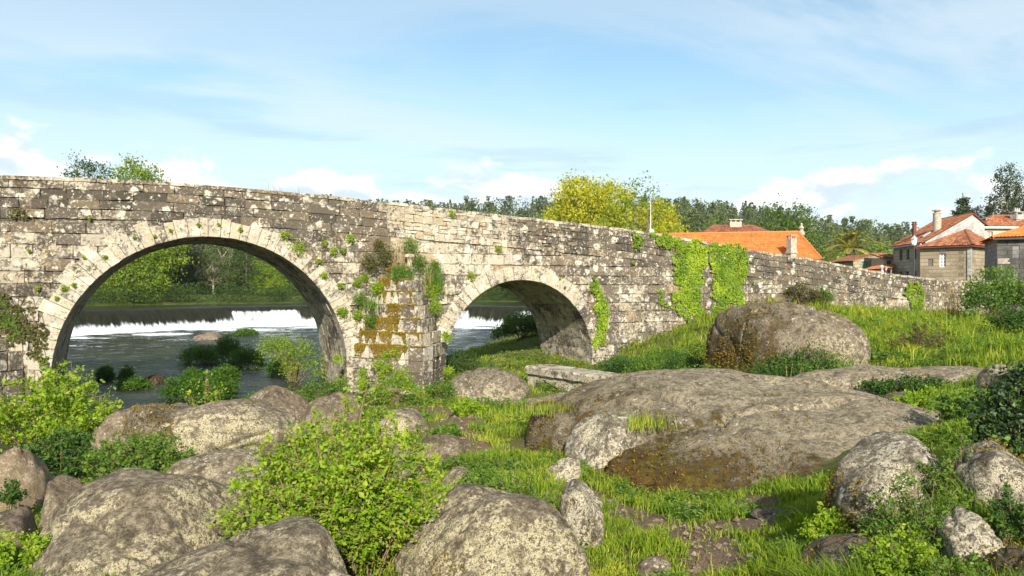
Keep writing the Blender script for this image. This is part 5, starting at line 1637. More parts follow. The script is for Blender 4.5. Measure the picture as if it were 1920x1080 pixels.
# ------------------------------------------------------------------ trees
def tree_proto(name, label, cat, hgt, lobes, nclump, per, leaf, mat, seed, trunk_r, bark='bark', spread=.16, group=None, lean=0.0, limb=26, aspect=.6, trunk_top=.7, fork=1):
    rg = rng(seed)
    root = thing(name, label, cat, (0, 0, 0), group)
    wts = np.array([l[1][0] * l[1][1] * l[1][2] for l in lobes]) ** .75; wts /= wts.sum()
    cs, out = [], []
    for k in rg.choice(len(lobes), nclump, p=wts):
        c, r = lobes[k]
        v = unit(rg.normal(0, 1, 3)); q = rg.uniform(.25, 1.04) ** .5
        cs.append((np.array(c) + v * np.array(r) * q) * hgt); out.append(v)
    cs, out = np.array(cs), np.array(out)
    idx = np.repeat(np.arange(nclump), per)
    rr = np.mean([np.mean(l[1]) for l in lobes]) * hgt
    csz = rg.uniform(.6, 1.4, nclump)[idx]
    C = cs[idx] + rg.normal(0, spread * rr, (len(idx), 3)) * csz[:, None] * np.array([1, 1, .7])
    d = out[idx] * .5 + rg.normal(0, .9, C.shape)
    nr = out[idx] * .5 + rg.normal(0, .6, C.shape) + np.array([0, 0, .6])
    sz = leaf * rg.uniform(.6, 1.3, len(C))
    rn = rg.uniform(.0, .8, nclump)[idx] + rg.normal(0, .14, len(C))
    foliage_obj('crown', C, d, nr, sz, sz * aspect, mat, root, rn)
    paths, radii = [], []
    top_ = np.array([lean * hgt, 0, hgt * trunk_top])
    for f_ in range(fork):
        tt = top_ + (rg.normal(0, .10 * hgt, 3) * np.array([1, 1, .2]) if fork > 1 else 0)
        paths.append(bez(np.array([0, 0, -.5]), np.array([rg.normal(0, .03) * hgt, rg.normal(0, .03) * hgt, hgt * .35]), tt, 12)); radii.append(np.linspace(trunk_r, trunk_r * .25, 12))
    for k in range(limb):
        e = cs[rg.integers(nclump)]
        pth = paths[rg.integers(fork)]
        j = int(np.clip(np.searchsorted(pth[:, 2], e[2] * rg.uniform(.45, .8)), 2, 10))
        s = pth[j]
        paths.append(bez(s, (s + e) / 2 + np.array([0, 0, -.06 * hgt]), e, 6)); radii.append(np.linspace(trunk_r * .32, trunk_r * .06, 6))
    V, F = tube_np(paths, radii, 6)
    link('trunk', mesh_np('trunk', V, F, True), M[bark], root)
    return root
def place(root, first, px, z, sc=1.0, rz=0.0, label=None, group=None, dz=0.0, sxy=None):
    x = (px - 960) / FPX * z
    loc = (x, z, H1(x, z) + dz)
    s = (sc * (sxy or 1),) * 2 + (sc,)
    if first:
        root.location = loc; root.rotation_euler = (0, 0, rz); root.scale = s
        if label: root['label'] = label
        if group: root['group'] = group
        return root
    return dup(root, loc, rz, s, label, group)
round_l = [((0, 0, .62), (.30, .30, .30)), ((-.18, .05, .45), (.22, .22, .2)), ((.2, -.05, .48), (.22, .22, .22)), ((.03, -.15, .34), (.26, .24, .2)), ((0, 0, .85), (.17, .17, .13))]
low_l = [((0, 0, .35), (.42, .38, .32)), ((-.3, .0, .22), (.3, .3, .22)), ((.3, 0, .26), (.3, .3, .26)), ((.05, 0, .65), (.25, .25, .25)), ((0, -.15, .15), (.45, .35, .17))]
tall_l = [((0, 0, .55), (.17, .17, .28)), ((-.08, 0, .38), (.15, .15, .15)), ((.1, 0, .45), (.14, .14, .17)), ((.02, 0, .8), (.11, .11, .17))]
tA = tree_proto('bank_tree', 'bushy bright lime green tree on the far river bank', 'tree', 10, low_l, 190, 36, .34, 'tree_lime', 501, .22)
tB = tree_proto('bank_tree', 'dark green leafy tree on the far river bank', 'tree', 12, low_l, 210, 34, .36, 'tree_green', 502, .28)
tC = tree_proto('bank_tree', 'grey green tree with bare branches on the far river bank', 'tree', 12, round_l, 150, 30, .34, 'tree_olive', 503, .30, 'bark_pale', limb=40, fork=3)
gA, gB, gC = 'lime trees of the far bank', 'dark trees of the far bank', 'grey green trees of the far bank'
place(tA, True, 240, 108, 1.02, .3, 'bright lime green tree at the water left in the big arch view', None)
for i, (px, z, s, rz) in enumerate([(500, 131, .75, 2.0), (545, 137, .7, 4.0), (920, 165, .8, 1.0), (425, 158, 1.7, .4)]):
    place(tA, False, px, z, s, rz, ['small lime green tree above the white cascade of the weir', 'lime green tree at the right springing of the big arch view', 'lime green tree seen through the small arch', 'tall lime green tree behind the grey green trees'][i], gA)
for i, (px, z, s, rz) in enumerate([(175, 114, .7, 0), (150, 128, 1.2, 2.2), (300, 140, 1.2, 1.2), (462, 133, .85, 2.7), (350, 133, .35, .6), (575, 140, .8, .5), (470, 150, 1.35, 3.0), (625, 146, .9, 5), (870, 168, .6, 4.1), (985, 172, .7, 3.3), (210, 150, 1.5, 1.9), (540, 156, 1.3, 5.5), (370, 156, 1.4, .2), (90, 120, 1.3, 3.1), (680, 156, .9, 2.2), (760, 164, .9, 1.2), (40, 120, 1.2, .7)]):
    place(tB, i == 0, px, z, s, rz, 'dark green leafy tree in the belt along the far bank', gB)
for i, (px, z, s, rz) in enumerate([(372, 138, 1.05, .8), (318, 134, 1.05, 2.4), (425, 137, .95, 4.0), (522, 141, .95, 1.4), (280, 133, .8, 5.1), (400, 132, .6, 3.3), (950, 168, .6, 0.4)]):
    place(tC, i == 0, px, z, s, rz, 'grey green tree with pale branches among the far bank belt', gC)
# tall crowns that show above the bridge
tD = tree_proto('tall_tree', 'tall tree whose dark crown rises over the left parapet', 'tree', 24, round_l, 230, 60, .48, 'tree_green', 504, .4, limb=40, fork=2)
place(tD, True, 166, 118, .93, .4, sxy=.75)
tE = tree_proto('tall_tree', 'wide yellow green tree crown showing over the left parapet', 'tree', 22, round_l, 260, 60, .48, 'tree_lime', 505, .4, limb=40, fork=2)
place(tE, True, 256, 120, 1.0, 1.4, sxy=.95)
# yellow willow group
willow_l = [((0, 0, .55), (.42, .38, .34)), ((-.42, .0, .38), (.30, .30, .26)), ((.42, 0, .42), (.34, .3, .28)), ((-.1, 0, .76), (.26, .26, .20)), ((.18, 0, .78), (.2, .2, .16)), ((0, -.2, .3), (.55, .3, .24)), ((.6, .0, .28), (.22, .22, .24))]
tW = tree_proto('yellow_tree', 'broad tree with bright yellow spring foliage behind the bridge', 'tree', 15.5, willow_l, 640, 70, .38, 'tree_yellow', 506, .4, limb=40, fork=3)
place(tW, True, 1108, 128, 1.42, .2, sxy=.84)
tV = tree_proto('yellow_tree', 'smaller yellow tree beside the broad yellow one', 'tree', 12, willow_l, 420, 66, .36, 'tree_yellow', 507, .3, fork=2)
place(tV, True, 1222, 136, 1.55, 2.2, sxy=.7)
tG = tree_proto('green_tree', 'loose green tree rising in front of the yellow tree', 'tree', 15, round_l, 130, 30, .32, 'tree_lime', 508, .26, limb=40, fork=3)
place(tG, True, 1192, 112, 1.42, .6, sxy=.9)
tG2 = dup(tG, gpos(1045, 150), 2.0, (1.1, 1.1, 1.35), 'thin pale green tree poking out left of the yellow tree')
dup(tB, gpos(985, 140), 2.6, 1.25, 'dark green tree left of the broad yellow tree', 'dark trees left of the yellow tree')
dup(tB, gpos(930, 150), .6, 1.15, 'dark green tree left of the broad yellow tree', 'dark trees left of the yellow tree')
tR = tree_proto('round_tree', 'dense round dark green tree behind the orange roof', 'tree', 14, [((0, 0, .55), (.42, .40, .40)), ((-.28, 0, .40), (.32, .3, .30)), ((.25, 0, .38), (.32, .3, .3)), ((0, 0, .25), (.5, .4, .25))], 420, 48, .36, 'tree_round', 509, .4)
place(tR, True, 1466, 118, 1.13, .9)
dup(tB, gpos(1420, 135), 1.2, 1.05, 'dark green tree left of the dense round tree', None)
# eucalyptus and conifers on the right
tU = tree_proto('eucalyptus', 'tall ragged eucalyptus towering over the house roofs', 'tree', 24, [((0, 0, .82), (.12, .12, .15)), ((-.10, 0, .66), (.13, .12, .11)), ((.12, 0, .60), (.13, .12, .12)), ((-.03, 0, .48), (.14, .12, .1)), ((.08, 0, .36), (.13, .12, .1)), ((.02, 0, .94), (.06, .06, .06))], 130, 52, .44, 'tree_dark', 510, .35, 'bark_pale', limb=50, trunk_top=.9, spread=.22)
place(tU, True, 1890, 142, 1.04, .5, sxy=.85)
dup(tU, gpos(1918, 146), 2.5, (.95, .95, .88), 'second eucalyptus crowding the tallest one')
cone_l = [((0, 0, k), ((1.02 - k) * .20, (1.02 - k) * .20, .07)) for k in np.linspace(.2, .97, 9)]
tK = tree_proto('conifer', 'narrow dark conifer behind the house ridge', 'tree', 20, cone_l, 200, 60, .5, 'tree_dark', 511, .25, limb=20, trunk_top=.98, spread=.25)
place(tK, True, 1805, 150, 1.03, .1, sxy=1.2)
dup(tU, gpos(1832, 152), 1.0, (.9, .9, .74), 'broad dark tree with a bare mast between conifers')
dup(tK, gpos(1854, 150), 2.0, (.7, .7, .93), 'thin half bare conifer beside the tall eucalyptus')
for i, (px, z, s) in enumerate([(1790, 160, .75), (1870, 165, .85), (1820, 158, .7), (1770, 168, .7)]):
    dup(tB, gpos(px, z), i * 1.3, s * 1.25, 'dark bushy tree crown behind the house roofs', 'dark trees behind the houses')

# ------------------------------------------------------------------ far woods as masses
def wood(name, label, n, r0, r1, az0, az1, kinds, mat, seed, tri, hr, keepf=None, pts=None):
    rg = rng(seed)
    a = np.radians(rg.uniform(az0, az1, n)); r = np.sqrt(rg.uniform(r0 ** 2, r1 ** 2, n))
    X, Y = r * np.sin(a), r * np.cos(a)
    if pts is not None: X, Y = pts[:, 0], pts[:, 1]
    if keepf is not None:
        k = keepf(X, Y, rg); X, Y, r = X[k], Y[k], r[k]
    Z = H(X, Y)
    n = len(X)
    hg = rg.uniform(hr[0], hr[1], n)
    idx = np.repeat(np.arange(n), tri)
    t = rg.uniform(0, 1, len(idx))
    kd = rg.choice(len(kinds), n, p=[k[0] for k in kinds])[idx]
    C = np.zeros((len(idx), 3))
    for j, (_, shape, wd) in enumerate(kinds):
        m = kd == j
        tt = t[m]
        if shape == 'cone': rad_ = (1.03 - tt) * wd * 1.2; zz = .15 + .85 * tt
        elif shape == 'euca': rad_ = wd * (.35 + .65 * np.abs(np.sin(tt * 7 + idx[m]))) * (1.05 - tt * .6); zz = .35 + .65 * tt
        else: rad_ = wd * np.sqrt(np.maximum(0, 1 - (2 * tt - 1) ** 2)) * 1.15 + .03; zz = .15 + .85 * tt
        b = rg.uniform(0, 2 * np.pi, m.sum()); q = np.sqrt(rg.uniform(.2, 1, m.sum()))
        C[m] = np.c_[np.cos(b) * rad_ * q, np.sin(b) * rad_ * q, zz]
    out = C.copy(); out[:, 2] = .25
    C = C * hg[idx][:, None] + np.c_[X, Y, Z][idx]
    sz = hg[idx] * rg.uniform(.045, .10, len(idx)) * (220 / tri) ** .4
    V, F = leaf_arrays(C, rg.normal(0, 1, C.shape), unit(out) + rg.normal(0, .5, C.shape) + np.array([0, 0, .5]), sz, sz * .8)
    rn = np.clip(rg.uniform(0, .8, n)[idx] + rg.normal(0, .15, len(idx)), 0, 1)
    # thin trunks
    s = hg * .006
    B = np.c_[X, Y, Z]
    tv = np.stack([B + np.c_[-s, 0 * s, 0 * s - 1], B + np.c_[s, 0 * s, 0 * s - 1], B + np.c_[s * .4, 0 * s, hg * .9], B + np.c_[-s * .4, 0 * s, hg * .9]], 1).reshape(-1, 3)
    tf = np.arange(n * 4).reshape(-1, 4) + len(V)
    o = link(name, mesh_np(name, np.r_[V, tv], np.r_[F, tf], False, {'rnd': np.r_[np.repeat(rn, 4), np.full(len(tv), .9)]}), M[mat])
    return tag(o, label, 'wood', kind='stuff')
wood('far_wood', 'dark eucalyptus and pine wood along the distant ridge', 1500, 270, 450, -22, 38, [(.25, 'cone', .20), (.4, 'euca', .24), (.35, 'round', .38)], 'wood_far', 601, 150, (5, 12.5))
wood('hillside_wood', 'bright green broadleaf wood on the lower hillside', 760, 165, 315, -20, 38, [(.75, 'round', .42), (.15, 'euca', .2), (.1, 'cone', .16)], 'wood_green', 602, 200, (4, 9))
def bank_thicket():
    rg = rng(603)
    xs = np.linspace(-100, 30, 150)
    pts = []
    for x in xs:
        ys = np.arange(92 if x > -60 else 70, 175, .8)
        h_ = H(np.full(len(ys), x), ys, False)
        d_, sg = dist_weir(np.full(len(ys), x), ys)
        wet = np.flatnonzero((h_ < UPZ) & (sg > 3))
        if len(wet) and wet[-1] < len(ys) - 8:
            y0 = ys[wet[-1]]
            for k in range(3): pts.append((x + rg.normal(0, .8), y0 + rg.uniform(-.6, 5)))
    pts = np.array(pts)
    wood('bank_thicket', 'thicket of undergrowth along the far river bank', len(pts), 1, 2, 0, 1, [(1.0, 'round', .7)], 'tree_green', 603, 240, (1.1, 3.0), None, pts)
bank_thicket()

# ------------------------------------------------------------------ palm
def palm():
    rg = rng(71)
    z = 104.0
    loc = gpos(1594, z)
    hT = (P(0, 468, z)[2]) - loc[2]
    root = thing('palm_tree', 'palm tree with arching fronds beside the orange roof', 'tree', loc)
    V, F = tube_np([np.array([(0, 0, -.4), (0, 0, hT * .3), (.05, 0, hT * .6), (.0, 0, hT)])], [np.array([.52, .48, .50, .62])], 12)
    link('trunk', mesh_np('trunk', V, F, True), M['bark'], root)
    for k in range(34):
        a = k * 2.39996; e = rg.uniform(.1, 1.5)
        L = rg.uniform(4.4, 6.0)
        d = np.array([math.cos(a) * math.cos(e), math.sin(a) * math.cos(e), math.sin(e)])
        p0 = np.array([0, 0, hT]); p1 = p0 + d * L * .55; p2 = p0 + np.array([d[0], d[1], 0]) * L * .95 + np.array([0, 0, d[2] * L * .72 - L * .30])
        pth = bez(p0, p1, p2, 10)
        m = 30
        t = np.linspace(.10, 1, m); tt = np.repeat(t, 2)[:, None]
        c = (1 - tt) ** 2 * p0 + 2 * tt * (1 - tt) * p1 + tt * tt * p2
        tg = unit(2 * (1 - tt) * (p1 - p0) + 2 * tt * (p2 - p1))
        sd = unit(np.cross(tg, np.array([0, 0, 1.0]))) * np.tile([1, -1], m)[:, None]
        ll = (.75 * np.sin(np.clip(tt, .05, 1) * 2.7 + .25) + .12)
        dd = unit(sd + tg * .8 + np.array([0, 0, -.15]) + rg.normal(0, .06, c.shape))
        V, F = leaf_arrays(c + dd * ll * .5, dd, np.cross(tg, sd) + np.array([0, 0, .3]), ll[:, 0], .13, .05)
        Vt, Ft = tube_np([pth], [np.linspace(.05, .012, 10)], 4)
        r = np.clip(.25 + .45 * (e < .15) + rg.normal(0, .1, len(V)) + .25 * rg.uniform(), 0, 1)
        link('frond', mesh_np('frond', np.r_[V, Vt], np.r_[F, Ft + len(V)], False, {'rnd': np.r_[r, np.full(len(Vt), .8)]}), M['palm'], root)
palm()

# ------------------------------------------------------------------ houses
def tile_roof(name, mat, parent, org, a, b, c, d, seed, pitch=.24, row=.42):
    """corrugated clay roof plane: a, b eave corners, c, d ridge corners (d above a)"""
    rg = rng(seed)
    a, b, c, d = [np.array(q, float) for q in (a, b, c, d)]
    n = max(2, int(np.linalg.norm(b - a) / pitch)); m = max(2, int(max(np.linalg.norm(d - a), np.linalg.norm(c - b)) / row))
    up = np.cross(b - a, (c + d) / 2 - (a + b) / 2); up /= np.linalg.norm(up)
    if up[2] < 0: up = -up
    s = np.linspace(0, 1, n * 4 + 1)
    wave = .045 * np.abs(np.sin(np.linspace(0, n * math.pi, n * 4 + 1)))
    tilec = rg.uniform(0, 1, (m, n + 1))
    V, R = [], []
    for i in range(m):
        for t, lift in ((i / m, .045), ((i + 1) / m, .0)):
            L = a + (d - a) * t; Rr = b + (c - b) * t
            V.append(L + (Rr - L) * s[:, None] + up * (wave + lift)[:, None])
            R.append(tilec[i][np.minimum((s * n).astype(int), n)])
    V = np.concatenate(V); R = np.concatenate(R)
    k = n * 4 + 1; rows = 2 * m
    i = np.arange(rows - 1)[:, None] * k; j = np.arange(k - 1)[None]
    F = np.stack([i + j, i + j + 1, i + k + j + 1, i + k + j], -1).reshape(-1, 4)
    V = np.r_[V, np.array([a, b, c, d]) - up * .10]
    q = len(V) - 4
    o = link(name, mesh_np(name, V - org, [F, np.array([[q, q + 3, q + 2, q + 1]])], False, {'rnd': np.r_[R, np.full(4, .3)]}), mat, parent)
    return o
def ridge_tiles(parent, mat, org, a, b, r=.13):
    a, b = np.array(a, float), np.array(b, float)
    n = max(2, int(np.linalg.norm(b - a) / .45))
    pts = a + (b - a) * np.linspace(0, 1, n * 2)[:, None]
    V, F = tube_np([pts - org], [np.where(np.arange(n * 2) % 2 == 0, r, r * .85)], 7)
    return link('ridge_tiles', mesh_np('ridge_tiles', V, F, False, {'rnd': np.linspace(.1, .6, len(V))}), mat, parent)
def wall_open(name, mat, parent, org, o_, ax, L, z0, z1, opens, depth=.22, gable=None):
    """wall face with real openings; opens: (x0, x1, z0, z1)"""
    o_ = np.array(o_, float); ax = np.array(ax, float)
    nr = np.cross(ax, (0, 0, 1.0))
    xs = sorted({0, L, *[v for o in opens for v in o[:2]]}); zs = sorted({z0, z1, *[v for o in opens for v in o[2:]]})
    mb = MB()
    pt = lambda x, z, w=0: o_ * np.array([1, 1, 0]) + ax * x + np.array([0, 0, z]) - nr * w - org
    for xa, xb in zip(xs[:-1], xs[1:]):
        for za, zb in zip(zs[:-1], zs[1:]):
            mx, mz = (xa + xb) / 2, (za + zb) / 2
            if any(o[0] < mx < o[1] and o[2] < mz < o[3] for o in opens): continue
            mb.quad(pt(xa, za), pt(xb, za), pt(xb, zb), pt(xa, zb))
    for (xa, xb, za, zb) in opens:
        mb.quad(pt(xa, za), pt(xa, za, depth), pt(xb, za, depth), pt(xb, za))
        mb.quad(pt(xa, zb, depth), pt(xa, zb), pt(xb, zb), pt(xb, zb, depth))
        mb.quad(pt(xa, za, depth), pt(xa, za), pt(xa, zb), pt(xa, zb, depth))
        mb.quad(pt(xb, za), pt(xb, za, depth), pt(xb, zb, depth), pt(xb, zb))
    if gable: mb.add([pt(*g) for g in gable], [tuple(range(len(gable)))])
    return mb.build(name, mat, parent), nr, pt
def window(parent, pt, ax, nr, x0, x1, z0, z1, depth, frame, pane, cols, rows, bar=.05, label=None, sill=False):
    """window part with frame bars and single panes as sub-parts"""
    mb = MB()
    w_ = depth - .06
    cx, cz = (x0 + x1) / 2, (z0 + z1) / 2
    A = (ax, nr, (0, 0, 1))
    org = pt(cx, cz, w_)
    b = bar
    mb.box((0, 0, 0) + ax * (x0 + b / 2 - cx), (b / 2, .03, (z1 - z0) / 2), A); mb.box(ax * (x1 - b / 2 - cx), (b / 2, .03, (z1 - z0) / 2), A)
    mb.box((0, 0, z1 - b / 2 - cz), ((x1 - x0) / 2 - b, .03, b / 2), A); mb.box((0, 0, z0 + b / 2 - cz), ((x1 - x0) / 2 - b, .03, b / 2), A)
    for k in range(1, cols): mb.box(ax * (x0 + (x1 - x0) * k / cols - cx), (b * .45, .025, (z1 - z0) / 2 - b), A)
    for k in range(1, rows): mb.box((0, 0, z0 + (z1 - z0) * k / rows - cz), ((x1 - x0) / 2 - b, .02, b * .4), A)
    f = mb.build('window', frame, parent, org)
    if label: f['label'] = label
    for i in range(cols):
        for j in range(rows):
            pb = MB()
            hx, hz = (x1 - x0) / cols / 2 - b * .4, (z1 - z0) / rows / 2 - b * .4
            pb.box((0, 0, 0), (hx, .006, hz), A)
            pb.build('pane', pane, f, ax * (x0 + (x1 - x0) * (i + .5) / cols - cx) + np.array([0, 0, z0 + (z1 - z0) * (j + .5) / rows - cz]))
    if sill:
        sb = MB(); sb.box(nr * (w_ + .03) + np.array([0, 0, z0 - cz - .05]), ((x1 - x0) / 2 + .1, .12, .045), A)
        sb.build('sill', M['house_tan'], f)
    return f
def chimney(parent, org, c, w_, d_, h, mat, pots=0, name='chimney'):
    mb = MB()
    c = np.array(c, float) - org
    ax = ((.94, .34, 0), (-.34, .94, 0), (0, 0, 1))
    mb.box(c + np.array([0, 0, h / 2 - .4]), (w_, d_, h / 2 + .4), ax)
    mb.box(c + np.array([0, 0, .02]), (w_ * 1.25, d_ * 1.25, .09), ax)
    for sx_ in (-1, 1):
        for sy_ in (-1, 1): mb.box(c + np.array(ax[0]) * sx_ * w_ * .78 + np.array(ax[1]) * sy_ * d_ * .78 + np.array([0, 0, h + .13]), (w_ * .18, d_ * .18, .14), ax)
    mb.box(c + np.array([0, 0, h + .32]), (w_ * 1.15, d_ * 1.15, .05), ax)
    for k in range(pots): mb.lathe([(.10, h + .36), (.13, h + .45), (.08, h + .75), (.11, h + .85)], c + np.array(ax[0]) * (k - (pots - 1) / 2) * .34, 8)
    return mb.build(name, mat, parent)

VG = EYE - 1.6            # street level of the village
def v2(x, y): return np.array([x, y, 0.0])
def box_shell(parent, mat, org, pts, z0, z1, skip=()):
    mb = MB()
    n = len(pts)
    for i in range(n):
        if i in skip: continue
        a, b = pts[i], pts[(i + 1) % n]
        mb.quad(*[np.array([q[0], q[1], z]) - org for q, z in ((a, z0), (b, z0), (b, z1), (a, z1))])
    return mb.build('rear_walls', mat, parent)

# orange roofed hall beyond the bridge
def hall():
    zr = 74.0
    rL, rR = P(1222, 437, zr), P(1497, 441, zr + 1.5)
    rR[2] = rL[2]
    eR = P(1540, 487, zr - 4.5); ez = eR[2]
    ax = unit(np.array([.97, -.24, 0])); nr = np.array([ax[1], -ax[0], 0])
    hw = 5.0
    run = 1.5
    rR[2] = rL[2] = EYE + 5.62
    rL = rR - ax * 14.6
    a = rL + nr * hw - ax * 7; a[2] = ez; b = rR + nr * hw + ax * run; b[2] = ez
    rL0 = rL - ax * 4
    c2 = rR - nr * hw + ax * run; c2[2] = ez; d2 = rL - nr * hw - ax * 7; d2[2] = ez
    org = np.array([(a[0] + c2[0]) / 2, (a[1] + c2[1]) / 2, VG])
    root = thing('roofed_hall', 'long low hall with a plain bright orange tiled hip roof', 'building', org)
    tile_roof('roof_slope', M['tile_orange'], root, org, a, b, rR, rL0, 1)
    tile_roof('roof_slope', M['tile_orange'], root, org, b, c2, rR, rR, 2)
    tile_roof('roof_slope', M['tile_orange'], root, org, c2, d2, rL0, rR, 3)
    ridge_tiles(root, M['tile_orange'], org, rL0 + (0, 0, .06), rR + (0, 0, .06))
    ridge_tiles(root, M['tile_orange'], org, b + (0, 0, .05), rR + (0, 0, .06))
    ins = [q * np.array([1, 1, 0]) + (o * .35 * np.array([1, 1, 0])) for q, o in ((a, ax - nr), (b, -ax - nr), (c2, -ax + nr), (d2, ax + nr))]
    mb = MB()
    for p, q in zip(ins, ins[1:] + ins[:1]): mb.quad(p + (0, 0, VG - 1) - org, q + (0, 0, VG - 1) - org, q + (0, 0, ez + .1) - org, p + (0, 0, ez + .1) - org)
    mb.build('wall', M['house_white'], root)
    g = MB(); g.tube([a - org + nr * .1 + (0, 0, -.08), b - org + nr * .1 + (0, 0, -.08)], [.08, .08], 8)
    g.build('gutter', M['dark_metal'], root)
    cp = P(1484, 474, zr - 2.9)
    chimney(root, org, cp, .33, .33, P(0, 444, zr - 2.9)[2] - cp[2] - .2, M['concrete'])
    fin = MB(); fin.lathe([(.30, -.3), (.30, .05), (.2, .12), (.16, .3), (.28, .42), (.16, .6), (.08, .7), (.12, .82), (.05, .95)], rR + ax * .3 - org, 10)
    fin.build('finial', M['concrete'], root)
hall()
def brown_house():
    zr = 96.0
    rL, rR = P(1338, 423, zr), P(1412, 423, zr); rR[2] = rL[2]
    ez = P(0, 442, zr - 4)[2] - .6
    hw, run = 4.2, 3.6
    a, b, c, d = [np.array([x, y, ez]) for x, y in ((rL[0] - run, zr - hw), (rR[0] + run, zr - hw), (rR[0] + run, zr + hw), (rL[0] - run, zr + hw))]
    org = np.array([(rL[0] + rR[0]) / 2, zr, VG])
    root = thing('hipped_house', 'house with a dark brown hipped roof behind the orange roof', 'building', org)
    for i, q in enumerate(((a, b, rR, rL), (b, c, rR, rR), (c, d, rL, rR), (d, a, rL, rL))): tile_roof('roof_slope', M['tile_brown'], root, org, *q, 10 + i)
    ridge_tiles(root, M['tile_brown'], org, rL, rR); ridge_tiles(root, M['tile_brown'], org, b, rR); ridge_tiles(root, M['tile_brown'], org, a, rL)
    mb = MB()
    q = [p_ * np.array([1, 1, 0]) * 1.0 for p_ in (a, b, c, d)]
    q = [o_ + (np.array([org[0], org[1], 0]) - o_) * .06 for o_ in q]
    for p_, s in zip(q, q[1:] + q[:1]): mb.quad(p_ + (0, 0, VG - 1) - org, s + (0, 0, VG - 1) - org, s + (0, 0, ez + .05) - org, p_ + (0, 0, ez + .05) - org)
    mb.build('wall', M['house_tan'], root)
    cc = MB(); cpos = P(1378, 420, zr - .2) - org
    cc.box(cpos + (0, 0, -.1), (.75, .4, .35)); cc.box(cpos + (0, 0, .52), (.85, .5, .06))
    for k in (-1, 0, 1): cc.box(cpos + (k * .6, 0, .35), (.09, .36, .12))
    cc.build('chimney', M['concrete'], root)
brown_house()

# hipped stone house at the street corner
A_L = unit(np.array([-.66, .75, 0])); A_R = unit(np.array([.75, .66, 0]))
def corner_house():
    z = 72.0
    C = P(1819, 460, z); ez = C[2]
    C0 = C * np.array([1, 1, 0])
    LL, LR = 4.5, 8.0
    Lp, Rp = C0 + A_L * LL, C0 + A_R * LR
    org = np.array([C[0], C[1], VG])
    root = thing('corner_house', 'tan granite corner house with old hipped tile roof and white window', 'house', org)
    ax = -A_L
    # front-left face, local x from its left end
    s = 72 / FPX
    def fx(px): return LL * (px - 1730) / (1819 - 1730)
    zz = lambda py: EYE + (540 - py) / FPX * 73.2
    ops = [(fx(1765), fx(1777), zz(500.5), zz(474.5)), (fx(1744), fx(1754), zz(498.5), zz(484)), (fx(1765), fx(1777), zz(472.5), zz(467.5))]
    w_, nr, pt = wall_open('wall', M['house_tan'], root, org, Lp, ax, LL, VG - .6, ez, ops)
    window(root, pt, ax, nr, *ops[0], .22, M['white_paint'], M['curtain'], 2, 4, .085, 'white window of eight small panes')
    sh = MB(); sh.box((0, 0, 0), ((ops[1][1] - ops[1][0]) / 2, .03, (ops[1][3] - ops[1][2]) / 2), (ax, nr, (0, 0, 1)))
    sh.build('shutter', M['shutter'], root, pt((ops[1][0] + ops[1][1]) / 2, (ops[1][2] + ops[1][3]) / 2, .1))
    window(root, pt, ax, nr, *ops[2], .18, M['white_paint'], M['glass'], 3, 1, .07, 'white transom of three small panes')
    ax2 = A_R
    ops2 = [(5.9, 6.8, zz(501), zz(478)), (5.9, 6.8, zz(475), zz(468)), (3.1, 4.5, zz(537), zz(521))]
    w2, nr2, pt2 = wall_open('wall', M['house_tan'], root, org, C0, ax2, LR, VG - .6, ez, ops2)
    window(root, pt2, ax2, nr2, *ops2[0], .2, M['white_paint'], M['curtain'], 2, 4, .09)
    window(root, pt2, ax2, nr2, *ops2[1], .18, M['white_paint'], M['glass'], 2, 1, .09)
    window(root, pt2, ax2, nr2, *ops2[2], .2, M['white_paint'], M['glass'], 2, 2, .12, 'low white window half hidden by the parapet')
    # quoin strip
    qb = MB()
    y = VG - .6
    while y < ez - .2:
        hq = .42; qb.box(np.array([0, 0, y + hq / 2 - VG]) + (A_L + A_R) * .06, (.16, .16, hq / 2 - .01), (A_L, A_R, (0, 0, 1))); y += hq
    qb.build('quoins', M['house_white'], root)
    Bp = Lp + A_R * LR
    box_shell(root, M['house_tan'], org, [Rp, Bp, Lp], VG - .6, ez, skip=(2,))
    ov = .35
    e = lambda p, a_, b_: np.array([p[0], p[1], ez]) + a_ * ov + b_ * ov
    eC, eL, eR, eB = e(C0, -A_L, -A_R), e(Lp, A_L, -A_R), e(Rp, -A_L, A_R), e(Bp, A_L, A_R)
    rp = P(1810, 431.5, 75.0)
    rq = rp + A_L * .3 + A_R * 2.6
    tile_roof('roof_slope', M['tile_old'], root, org, eL, eC, rp, rp + A_L * .1, 21)
    tile_roof('roof_slope', M['tile_old'], root, org, eC, eR, rq, rp, 22)
    tile_roof('roof_slope', M['tile_old'], root, org, eR, eB, rq, rq, 23)
    tile_roof('roof_slope', M['tile_old'], root, org, eB, eL, rp, rq, 24)
    ridge_tiles(root, M['tile_brown'], org, eC, rp, .14); ridge_tiles(root, M['tile_brown'], org, rp, rq, .14)
    cb_ = MB(); n1 = -A_R
    for (p, q) in ((eL, eC), (eC, eR)):
        cb_.tube([p - org + (0, 0, -.1), q - org + (0, 0, -.1)], [.07, .07], 6)
    cb_.build('gutter', M['tile_brown'], root)
corner_house()
